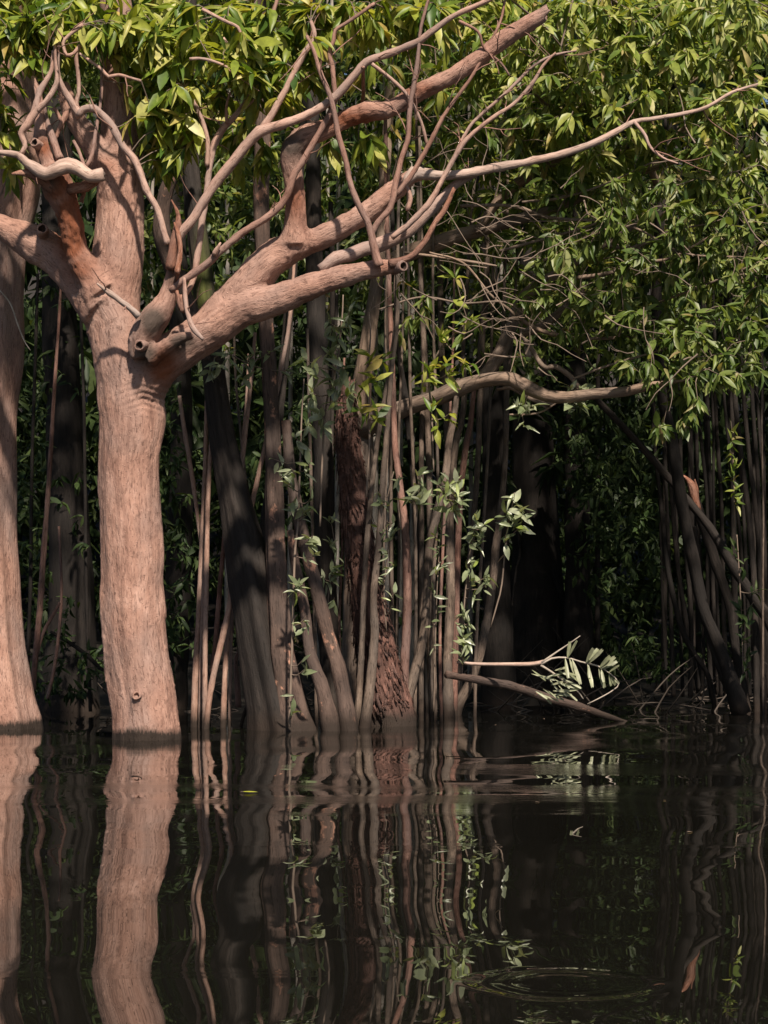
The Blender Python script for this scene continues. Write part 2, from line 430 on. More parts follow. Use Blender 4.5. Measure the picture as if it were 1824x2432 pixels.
class Geo:
    """collects sweeps into one mesh"""
    def __init__(s):
        s.V, s.Q, s.T, s.B, s.n = [], [], [], [], 0
    def tube(s, pts, rad, segs=10, lump=0.06, flute=0.0, nfl=5, step=None, cap=True, seed=0.0, broken=0.0):
        step = step or max(0.03, float(np.max(rad)) * 0.9)
        path, r = smooth_path(pts, rad, step)
        T, U, W = frames(path)
        n = len(path)
        al = np.concatenate([[0], np.cumsum(np.linalg.norm(np.diff(path, axis=0), axis=1))])
        ang = np.linspace(0, 2 * np.pi, segs, endpoint=False)
        ca, sa = np.cos(ang), np.sin(ang)
        R = np.repeat(r[:, None], segs, 1)
        if flute:
            fl = np.asarray(flute) if np.ndim(flute) else None
            tt = np.linspace(0, 1, n)
            amp = (np.interp(tt, np.linspace(0, 1, len(fl)), fl) if fl is not None else np.full(n, flute))[:, None]
            R = R * (1 + amp * np.sin(nfl * ang + seed + al[:, None] * 0.25) + amp * 0.6 * np.sin((nfl * 2 - 1) * ang + seed * 2.3))
        if lump:
            k = 1.0 / max(0.02, float(np.median(r)) * 2.2)
            off = seed * 7.13
            for i in range(n):
                for j in range(segs):
                    R[i, j] *= 1 + lump * 2.0 * mnoise.noise(Vector((ca[j] * 0.9 + off, sa[j] * 0.9 + off, al[i] * k)))
        if lump:
            nk = int(al[-1] / 0.45)
            for q in range(nk):
                c0, a0 = RNG.uniform(0, al[-1]), RNG.uniform(0, 6.28)
                r0_ = float(np.interp(c0, al, r)); wd = r0_ * RNG.uniform(0.5, 1.1)
                R = R * (1 + RNG.uniform(0.06, 0.24) * min(1.0, (0.06 / r0_) ** 1.3) * (lump / 0.08) ** 0.5 * np.exp(-((al - c0) / wd) ** 2)[:, None] * (0.5 + 0.5 * np.cos(ang - a0))[None, :] ** 2)
        O = U[:, None, :] * (ca[None, :, None] * R[:, :, None]) + W[:, None, :] * (sa[None, :, None] * R[:, :, None])
        pts3 = path[:, None, :] + O
        if broken:
            jit = RNG.uniform(0, broken, segs)
            pts3[-1] += T[-1] * jit[:, None]
        bco = np.stack([ca[None, :] * R, sa[None, :] * R, np.repeat(al[:, None], segs, 1)], axis=2) + seed * 3.7
        base = s.n
        s.V.append(pts3.reshape(-1, 3)); s.B.append(bco.reshape(-1, 3))
        i = np.arange(n - 1)[:, None] * segs
        j = np.arange(segs)[None, :]
        j2 = (j + 1) % segs
        q = np.stack([i + j, i + j2, i + segs + j2, i + segs + j], axis=2).reshape(-1, 4) + base
        s.Q.append(q)
        s.n += n * segs
        if cap:
            for e, row, flip in ((0, 0, True), (1, n - 1, False)):
                s.V.append((path[row] + (T[row] * (r[row] * (0.15 if not broken else -0.3)) if e else 0))[None, :])
                s.B.append(np.array([[0, 0, al[row]]]) + seed * 3.7)
                c = s.n; s.n += 1
                ring = base + row * segs + np.arange(segs)
                nx = np.roll(ring, -1)
                t = np.stack([np.full(segs, c), nx, ring] if flip else [np.full(segs, c), ring, nx], axis=1)
                s.T.append(t)
        return path, r
    def mesh(s, name, mat, origin=(0, 0, 0), extra=None):
        V = np.vstack(s.V) - np.asarray(origin)
        at = {'bark_co': ('FLOAT_VECTOR', np.vstack(s.B))}
        if extra: at.update(extra)
        return mesh_np(name, V, np.vstack(s.Q) if s.Q else None, np.vstack(s.T) if s.T else None, mat, True, at)

def link(name, data, parent=None, loc=None):
    o = bpy.data.objects.new(name, data)
    COL.objects.link(o)
    if parent is not None: o.parent = parent
    if loc is not None: o.location = loc
    return o

def thing(name, label, cat, loc, group=None):
    o = link(name, None, None, loc)
    o.empty_display_size = 0.2
    o['label'] = label
    o['category'] = cat
    if group: o['group'] = group
    return o

def px(pts, Y, Y2=None, below=False):
    """[(x, y, width), ...] in photograph pixels -> 3-D points and radii, Y running to Y2"""
    n = len(pts)
    d = np.zeros(n)
    for i in range(1, n):
        d[i] = d[i - 1] + math.hypot(pts[i][0] - pts[i - 1][0], pts[i][1] - pts[i - 1][1])
    Ys = [p[3] if len(p) > 3 else (Y + (Y2 - Y) * d[i] / d[-1] if Y2 is not None else Y) for i, p in enumerate(pts)]
    c = [P(p[0], p[1], Ys[i]) for i, p in enumerate(pts)]
    r = [p[2] / F * Ys[i] / 2 for i, p in enumerate(pts)]
    if below:
        a, b = c[0], c[1]
        t = (a - b).normalized()
        c.insert(0, a + Vector((t.x * 0.4, t.y * 0.4, -0.5)))
        r.insert(0, r[0] * 1.1)
    return np.array([tuple(v) for v in c]), np.array(r)

# ---- leaves
def leaf_template(hi=True):
    if hi:
        ts = [0.0, 0.16, 0.4, 0.68, 0.88, 1.0]
        ws = [0.012, 0.095, 0.145, 0.108, 0.042, 0.0]
    else:
        ts = [0.0, 0.42, 1.0]
        ws = [0.012, 0.15, 0.0]
    V, Q, T = [], [], []
    for t, w in zip(ts, ws):
        droop = -0.16 * t * t
        V += [(t, -w, droop + w * 0.32), (t, 0, droop), (t, w, droop + w * 0.32)]
    n = len(ts)
    for i in range(n - 2):
        a, b = 3 * i, 3 * i + 3
        Q += [(a, b, b + 1, a + 1), (a + 1, b + 1, b + 2, a + 2)]
    a = 3 * (n - 2); tip = 3 * (n - 1) + 1
    V[3 * (n - 1)] = V[tip]; V = V[:3 * (n - 1)] + [V[tip]]
    tip = len(V) - 1
    T += [(a, tip, a + 1), (a + 1, tip, a + 2)]
    return np.array(V, dtype=float), np.array(Q, dtype=int), np.array(T, dtype=int)
LT_HI, LT_LO = leaf_template(True), leaf_template(False)

def leaf_frames(d, up):
    """unit leaf axes and normals -> rotation matrices (m,3,3) with columns axis, side, normal"""
    d = d / (np.linalg.norm(d, axis=1)[:, None] + 1e-9)
    s = np.cross(up, d)
    s /= np.linalg.norm(s, axis=1)[:, None] + 1e-9
    n = np.cross(d, s)
    return np.stack([d, s, n], axis=2)

def leaves_mesh(name, pos, R, L, W, mat, origin, hi=True):
    tv, tq, tt = LT_HI if hi else LT_LO
    m, k = len(pos), len(tv)
    sc = np.stack([L, L * W, L], axis=1)
    v = tv[None, :, :] * sc[:, None, :]
    curl = RNG.uniform(0.1, 2.9, m)
    v[:, :, 2] = tv[None, :, 2] * L[:, None] * np.where(np.abs(tv[None, :, 1]) > 1e-6, 1.0, 1.0) * curl[:, None]
    V = np.einsum('mij,mkj->mki', R, v) + pos[:, None, :] - np.asarray(origin)
    off = (np.arange(m) * k)[:, None, None]
    return mesh_np(name, V.reshape(-1, 3), (tq[None] + off).reshape(-1, 4), (tt[None] + off).reshape(-1, 3), mat, True)

_leaf_meshes = {}
def leaf_unit(mat, w, curl):
    key = (mat.name, w, curl)
    if key not in _leaf_meshes:
        tv, tq, tt = LT_HI
        V = tv * np.array([1, w, curl])
        _leaf_meshes[key] = mesh_np('leaf', V, tq, tt, mat, True)
    return _leaf_meshes[key]

def leaf_objects(root, pos, R, L, W, mat):
    base = np.array(root.location)
    for i in range(len(pos)):
        w = (0.7, 1.0, 1.35)[int(RNG.integers(3))]
        cu = (0.4, 1.3, 2.6)[int(RNG.integers(3))]
        o = bpy.data.objects.new('leaf', leaf_unit(mat, w, cu))
        COL.objects.link(o)
        o.parent = root
        M3 = Matrix([list(map(float, R[i][k])) for k in range(3)]).to_4x4()
        o.matrix_local = Matrix.Translation(Vector(pos[i] - base)) @ M3 @ Matrix.Diagonal((L[i], L[i], L[i], 1))

def rosettes(C, D, n=(8, 13), L=0.2, droop=0.75, spread=0.9, Lvar=0.45, stem=0.12):
    """bunches of leaves at the twig ends C whose twigs point along D"""
    pos, dr, ups, le = [], [], [], []
    for c, d in zip(C, D):
        k = int(RNG.integers(n[0], n[1] + 1))
        d = d / (np.linalg.norm(d) + 1e-9)
        v = RNG.normal(size=(k, 3)); v /= np.linalg.norm(v, axis=1)[:, None]
        dd = d[None] * 0.55 + v * spread
        dd[:, 2] -= droop * RNG.uniform(0.4, 1.3, k)
        pos.append(c[None] - d[None] * (RNG.uniform(0, 1, k) ** 1.5 * stem)[:, None])
        dr.append(dd)
        u = RNG.normal(scale=0.42, size=(k, 3)); u[:, 2] += 1.0; u[:, 1] -= 0.65
        ups.append(u)
        le.append(L * RNG.uniform(1 - Lvar, 1 + Lvar, k))
    pos = np.vstack(pos); dr = np.vstack(dr); ups = np.vstack(ups); le = np.concatenate(le)
    return pos, leaf_frames(dr, ups), le, RNG.uniform(0.6, 1.4, len(le))

def region_points(regs):
    """regs: (x, y, rx, ry, count, Y0, Y1) in photograph pixels, ellipses filled at random"""
    out = []
    for x, y, rx, ry, cnt, y0, y1 in regs:
        k = 0
        while k < cnt:
            a, b = RNG.uniform(-1, 1, 2)
            if a * a + b * b > 1: continue
            Y = RNG.uniform(y0, y1)
            out.append(tuple(P(x + a * rx, y + b * ry, Y)))
            k += 1
    return np.array(out)

def twig_tree(C, nodes, rad=0.007, tip=0.0025, origin=(0, 0, 0), mat=M_TWIG, maxlen=1.3):
    """joins every twig end to the nearest branch or already joined twig; returns mesh and end directions"""
    nodes = [Vector(n) for n in nodes]
    C = [Vector(c) for c in C]
    kd = KDTree(len(nodes))
    for i, n in enumerate(nodes): kd.insert(n, i)
    kd.balance()
    order = sorted(range(len(C)), key=lambda i: kd.find(C[i])[2])
    G = Geo()
    D = [None] * len(C)
    done = []
    for i in order:
        c = C[i]
        co, _, dist = kd.find(c)
        best = co
        if dist > 0.35 and done:
            arr = np.array([tuple(p) for p in done])
            dd = np.linalg.norm(arr - np.array(tuple(c)), axis=1) + np.where(arr[:, 2] < c.z - 0.1, 0, 0.1)
            j = int(np.argmin(dd))
            if dd[j] < dist * 0.8: best, dist = done[j], dd[j]
        v = c - best
        side = Vector(RNG.normal(scale=0.10, size=3)) * v.length
        mid = best + v * 0.5 + side + Vector((0, 0, 0.10 * v.length))
        r0 = rad * min(1.8, 0.6 + v.length * 0.9)
        G.tube([tuple(best), tuple(mid), tuple(c)], [r0, (r0 + tip) / 2, tip], segs=4, lump=0, step=max(0.05, v.length / 6), cap=False)
        D[i] = np.array(c - mid)
        done.append(c)
        done.append(mid)
    return G.mesh('twigs', mat, origin), np.array(D)

def add_part(root, name, me, kind=None):
    o = link(name, me, root)
    if kind: o['kind'] = kind
    return o

def crown(root, nodes, regs, mat, L=0.2, n=(8, 13), n_obj=300, droop=0.75, hi=True, twig=M_TWIG, extra=None, rad=0.007):
    C = region_points(regs) if regs else np.zeros((0, 3))
    if extra is not None and len(extra): C = np.vstack([C, extra]) if len(C) else extra
    base = np.array(root.location)
    tm, D = twig_tree(C, nodes, origin=base, mat=twig, rad=rad)
    add_part(root, 'twigs', tm, 'stuff')
    pos, R, le, W = rosettes(C, D, n, L, droop)
    # the largest leaves in the picture: in frame and nearest
    sx = pos[:, 0] / pos[:, 1] * F + 912
    sy = HOR - (pos[:, 2] - EYE) / pos[:, 1] * F
    inn = (sx > 0) & (sx < 1824) & (sy > 0) & (sy < 2432)
    score = np.where(inn, le / pos[:, 1] ** 3, 0)
    order = np.argsort(-score)
    sel = order[:n_obj]
    sel = sel[score[sel] > 0]
    rest = np.setdiff1d(np.arange(len(pos)), sel)
    leaf_objects(root, pos[sel], R[sel], le[sel], mat=mat, W=W)
    if len(rest):
        add_part(root, 'foliage', leaves_mesh('foliage', pos[rest], R[rest], le[rest], W[rest], mat, base, hi), 'stuff')

def knot(root, center, axis, r, depth=0.05, matr=None, hmat=None):
    """a cut or rotted branch end: raised ring round a hollow"""
    ax = Vector(axis).normalized()
    q = ax.to_track_quat('Z', 'Y').to_matrix()
    prof = [(r * 1.15, -depth), (r * 1.12, -depth * 0.2), (r * 1.05, r * 0.05), (r * 0.9, r * 0.16), (r * 0.72, r * 0.08), (r * 0.6, -r * 0.3), (r * 0.45, -r * 0.9), (0.001, -r * 1.1)]
    segs = 16
    V = []
    for k, (rr, z) in enumerate(prof):
        for j in range(segs):
            a = 2 * math.pi * j / segs
            f = 1 + 0.09 * math.sin(3 * a + k) + 0.05 * math.sin(5 * a + 2 * k)
            V.append(tuple(Vector(center) - root.location + q @ Vector((rr * f * math.cos(a), rr * f * math.sin(a), z + 0.06 * r * math.sin(2 * a)))))
    def band(a0, a1):
        Q = []
        for k in range(a0, a1):
            for j in range(segs):
                Q.append((k * segs + j, k * segs + (j + 1) % segs, (k + 1) * segs + (j + 1) % segs, (k + 1) * segs + j))
        return Q
    VH = V[4 * segs:]
    V = V[:5 * segs]
    o = add_part(root, 'knot', mesh_np('knot', V, band(0, 4), None, matr or M_SALMON, True, {'bark_co': ('FLOAT_VECTOR', np.array(V) * 1.0)}))
    h = link('hollow', mesh_np('hollow', VH, band(0, 3), None, hmat or M_HOLLOW, True, {'bark_co': ('FLOAT_VECTOR', np.array(VH))}), o)
    return o

# ------------------------------------------------------------------ setting: water and ground
def grid(name, x0, x1, y0, y1, nx, ny, fz, mat):
    xs = np.linspace(x0, x1, nx); ys = np.linspace(y0, y1, ny)
    V = np.array([(x, y, fz(x, y)) for y in ys for x in xs])
    i = np.arange(ny - 1)[:, None] * nx; j = np.arange(nx - 1)[None, :]
    Q = np.stack([i + j, i + j + 1, i + nx + j + 1, i + nx + j], axis=2).reshape(-1, 4)
    o = link(name, mesh_np(name, V, Q, None, mat, True))
    o['kind'] = 'structure'
    return o
water = grid('water', -90, 90, -90, 75, 2, 2, lambda x, y: 0.0, M_WATER)
def ground_z(x, y):
    # creek bed, then a low muddy bank, then rising ground under the forest
    s = 26.5 + 2.0 * mnoise.noise(Vector((x * 0.15, 3.3, 0))) + (3.0 if x > 2.0 else 0.0) * min(1, max(0, (x - 2.0) / 2))
    t = y - s
    z = -0.6 + 0.12 * max(0, t + 4) if t < 4 else 0.36 + 0.10 * (t - 4)
    if t > 12: z += 0.35 * (t - 12)
    return min(z, 26) + 0.14 * mnoise.noise(Vector((x * 0.7, y * 0.7, 1.0))) + 0.06 * mnoise.noise(Vector((x * 2.1, y * 2.1, 5.0)))
grid('ground', -120, 120, 16, 160, 161, 181, ground_z, M_GROUND)

# ------------------------------------------------------------------ the big forked tree
YM = 18.0
base = P(350, 1758, YM); base.z = 0
big = thing('forked_tree', 'big salmon-barked tree standing in the water with forked limbs and broken stubs', 'tree', base)
TR = []       # trunk and limb sweeps that grow into one another
TR.append(px([(352, 1800, 172), (350, 1757, 166), (341, 1660, 158), (321, 1500, 150), (315, 1400, 149), (315, 1310, 151), (310, 1200, 145), (307, 1108, 144), (312, 1020, 152), (312, 950, 158), (300, 880, 150), (280, 810, 128), (268, 733, 130), (273, 660, 130), (280, 600, 122), (285, 500, 114), (284, 430, 108), (283, 380, 96), (284, 320, 90), (288, 230, 86), (284, 120, 80), (275, 20, 72), (268, -120, 62), (262, -300, 46)], YM, None))
TR.append(px([(285, 470, 90), (262, 415, 78), (225, 352, 60), (188, 297, 50), (165, 250, 42), (150, 195, 30)], 17.95, 17.8))
TR.append(px([(240, 690, 110), (205, 640, 74), (180, 590, 56), (172, 540, 62), (160, 500, 58), (142, 455, 70), (126, 415, 74), (118, 390, 56)], 17.9, 17.6))
TR.append(px([(122, 400, 42), (106, 365, 38), (97, 333, 36), (95, 293, 27), (92, 233, 20), (80, 180, 15)], 17.62, 17.7))
TR.append(px([(255, 740, 120), (215, 690, 108), (170, 640, 98), (120, 600, 92), (60, 568, 78), (0, 538, 58), (-90, 505, 50), (-220, 470, 36)], 17.95, 18.7))
TR.append(px([(318, 950, 120), (350, 890, 118), (400, 848, 104), (450, 812, 100), (510, 775, 98), (565, 738, 88), (617, 722, 82), (667, 708, 74), (733, 682, 62), (800, 661, 54), (867, 643, 46), (905, 636, 40), (935, 631, 30)], 17.95, 17.3))
TR.append(px([(470, 805, 80), (520, 742, 82), (560, 702, 82), (607, 655, 84), (645, 617, 80), (690, 588, 72), (740, 574, 60), (783, 555, 57), (833, 527, 50), (870, 505, 52), (905, 478, 54), (945, 445, 46), (985, 417, 34), (1030, 411, 25)], 17.75, 17.5))
TR.append(px([(700, 580, 78), (701, 545, 60), (702, 500, 50), (698, 440, 46), (692, 390, 50), (697, 352, 58), (728, 322, 54), (768, 308, 46), (805, 292, 42), (840, 275, 46), (872, 265, 50), (917, 262, 45), (950, 246, 42), (983, 226, 44), (1033, 200, 44), (1077, 179, 42), (1160, 121, 42), (1220, 77, 44), (1290, 36, 36)], 17.6, 17.0))
TR.append(px([(338, 850, 56), (335, 812, 64), (352, 778, 72), (378, 745, 66), (398, 705, 46), (408, 655, 32), (413, 615, 24)], 17.66, 17.5))
TR.append(px([(352, 850, 50), (378, 832, 40), (418, 808, 30), (458, 796, 20)], 17.6, 17.45))
TR.append(px([(323, 1690, 30), (324, 1662, 26), (324, 1650, 22)], 17.74, 17.70))
G = Geo()
nodes = []
for k, (p, r) in enumerate(TR):
    path, rr = G.tube(p, r, segs=22 if k == 0 else 16, lump=0.045, flute=[0.045, 0.035, 0.02, 0.01, 0.0, 0.0] if k == 0 else 0.02, nfl=5, seed=k * 1.7, step=0.07, broken=0.10 if k == 7 else 0)
    TR[k] = (path, rr)
    if k in (0, 1, 3, 4, 6, 7): nodes += [tuple(v) for v in path if v[2] > 4.3]
raw = G.mesh('raw', None)
tmp = link('tmp', raw)
rm = tmp.modifiers.new('r', 'REMESH'); rm.mode = 'VOXEL'; rm.voxel_size = 0.0155; rm.use_smooth_shade = True
sm = tmp.modifiers.new('s', 'SMOOTH'); sm.factor = 0.5; sm.iterations = 9
dg = bpy.context.evaluated_depsgraph_get()
tm = bpy.data.meshes.new_from_object(tmp.evaluated_get(dg))
bpy.data.objects.remove(tmp)
nv = len(tm.vertices)
V = np.zeros(nv * 3, dtype=np.float32); tm.vertices.foreach_get('co', V); V = V.reshape(-1, 3).astype(float)
NR = np.zeros(nv * 3, dtype=np.float32); tm.vertices.foreach_get('normal', NR); NR = NR.reshape(-1, 3).astype(float)
# bark coordinates from the nearest limb
K = len(TR) - 1                       # the base knob keeps the trunk's own bark
DI = np.full((nv, K), 9.0); CO = np.zeros((nv, K, 3)); starts = []
for k, (path, rr) in enumerate(TR[:K]):
    T, U, W_ = frames(path)
    al = np.concatenate([[0], np.cumsum(np.linalg.norm(np.diff(path, axis=0), axis=1))])
    off = 0.0                         # bark runs on from the parent limb
    if k:
        best = 1e9
        for q in range(k):
            d2 = ((TR[q][0] - path[min(4, len(path) - 1)]) ** 2).sum(1); jj = int(d2.argmin())
            if d2[jj] < best: best = d2[jj]; off = starts[q][jj] - al[min(4, len(path) - 1)]
    al = al + off; starts.append(al)
    lo, hi_ = path.min(0) - 0.6, path.max(0) + 0.6
    cand = np.where(np.all((V > lo) & (V < hi_), axis=1))[0]
    for ch in np.array_split(cand, max(1, len(cand) // 20000 + 1)):
        if not len(ch): continue
        d2 = ((V[ch][:, None, :] - path[None]) ** 2).sum(2)
        jx = d2.argmin(1)
        DI[ch, k] = np.sqrt(d2[np.arange(len(ch)), jx]) - rr[jx]
        o = V[ch] - path[jx]
        CO[ch, k] = np.stack([(o * U[jx]).sum(1), (o * W_[jx]).sum(1), al[jx] + (o * T[jx]).sum(1)], axis=1)
which = DI.argmin(1)
wt = np.exp(-(DI - DI.min(1)[:, None]) / 0.022); wt /= wt.sum(1)[:, None]
bc = (CO * wt[:, :, None]).sum(1)
# bark lumps, scars and the rusty rotten places
dsp = np.zeros(nv); patch = np.zeros(nv)
sxp = V[:, 0] / V[:, 1] * F + 912; syp = HOR - (V[:, 2] - EYE) / V[:, 1] * F
def blob(x, y, rx, ry):
    return np.clip(1.25 - np.sqrt(((sxp - x) / rx) ** 2 + ((syp - y) / ry) ** 2), 0, 1)
for x, y, rx, ry, a in ((168, 540, 55, 110, 1.0), (128, 440, 60, 60, .8), (190, 640, 60, 60, .6), (385, 870, 60, 70, .75), (90, 545, 80, 30, .2), (420, 640, 28, 70, .8), (700, 470, 40, 80, .6), (840, 285, 110, 40, .7), (1000, 215, 90, 40, .55), (100, 350, 40, 40, .7), (250, 390, 50, 40, .4), (910, 635, 40, 30, .5)):
    patch = np.maximum(patch, a * blob(x, y, rx, ry))
dead_shade = np.zeros(nv)
for x, y, rx, ry, a in ((365, 765, 45, 50, .95), (345, 840, 40, 40, .8), (430, 810, 45, 30, .9), (410, 650, 25, 60, .7), (110, 430, 45, 40, .85), (690, 345, 60, 50, .8), (95, 335, 25, 40, .5), (90, 560, 90, 40, .35)):  # dead-wood patches, with the shade of burl, stubs and elbow coloured in
    dead_shade = np.maximum(dead_shade, a * blob(x, y, rx, ry) * (which != 0))
for i in range(nv):
    x, y, z = V[i]
    dsp[i] = 0.011 * mnoise.noise(Vector((x * 5.5, y * 5.5, z * 2.6))) + 0.007 * mnoise.noise(Vector((x * 15, y * 15, z * 5.5))) + 0.004 * mnoise.noise(Vector((x * 38, y * 38, z * 13))) + patch[i] * 0.013 * mnoise.noise(Vector((x * 30, y * 30, z * 18)))
# warts and old bud scars
kdv = KDTree(nv)
for i in range(nv): kdv.insert(V[i], i)
kdv.balance()
for k in range(620):
    i = int(RNG.integers(nv))
    if NR[i][1] > 0.3: continue
    rad, hgt = RNG.uniform(0.012, 0.026), RNG.uniform(0.004, 0.011) * (1 if k % 4 else -0.8)
    for co, ix, d in kdv.find_range(V[i], rad * 2):
        dsp[ix] += hgt * math.exp(-(d / rad) ** 2 * 2)
patch = np.clip(patch * 1.45, 0, 1); dead_shade = np.clip(dead_shade * 1.3, 0, 1)
# wrinkled folds under the fork, a seam down the trunk and the split along its right side
dsp += -0.006 * np.sin((syp - 0.35 * np.abs(sxp - 340)) * 0.42) * blob(350, 945, 70, 45)
seam = 322 + 6 * np.sin(syp / 55.0)
dsp += -0.011 * np.exp(-((sxp - seam) / 5.0) ** 2) * ((syp > 1320) & (syp < 1640) & (V[:, 1] < 18))
edge = 398 + (syp - 1480) * 0.125
for k, off in enumerate((0, 9, 17)):
    dsp += -0.016 * np.exp(-((sxp - edge - off) / 3.0) ** 2) * ((syp > 1470 + 30 * k) & (syp < 1800) & (V[:, 1] < 18.05))
V2 = V + NR * dsp[:, None] - np.array(base)
tm.vertices.foreach_set('co', V2.astype(np.float32).ravel())
a = tm.attributes.new('bark_co', 'FLOAT_VECTOR', 'POINT'); a.data.foreach_set('vector', bc.astype(np.float32).ravel())
a = tm.attributes.new('patch', 'FLOAT', 'POINT'); a.data.foreach_set('value', patch.astype(np.float32))
a = tm.attributes.new('dead', 'FLOAT', 'POINT'); a.data.foreach_set('value', dead_shade.astype(np.float32))
tm.materials.clear(); tm.materials.append(M_SALMON)
tm.polygons.foreach_set('use_smooth', np.ones(len(tm.polygons), dtype=bool))
tm.update(); tm.name = 'trunk'
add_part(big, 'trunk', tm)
knot(big, P(100, 543, 17.95), (0.1, -1, 0.15), 0.046, 0.14)
knot(big, P(331, 820, 17.44), (-0.15, -1, -0.12), 0.044, 0.12)
knot(big, P(958, 632, 17.22), (0.55, -0.85, 0.0), 0.044, 0.16, M_REDDISH)
knot(big, P(82, 338, 17.52), (-0.3, -1, 0.15), 0.038, 0.10)
knot(big, P(324, 1652, 17.66), (0.0, -1, 0.3), 0.036, 0.06, None, M_SALMON)

def branch(root, pts, Y, Y2=None, mat=M_SALMON_B, name='branch', broken=0.0, seed=0, segs=10, lump=0.13, keep=None, wscale=1.0):
    p, r = px(pts, Y, Y2)
    G = Geo()
    path, rr = G.tube(p, r * wscale, segs=segs, lump=lump, seed=seed, broken=broken)
    add_part(root, name, G.mesh(name, mat, root.location))
    if keep is not None: keep += [tuple(v) for v in path[len(path) // 3:]]
    return path

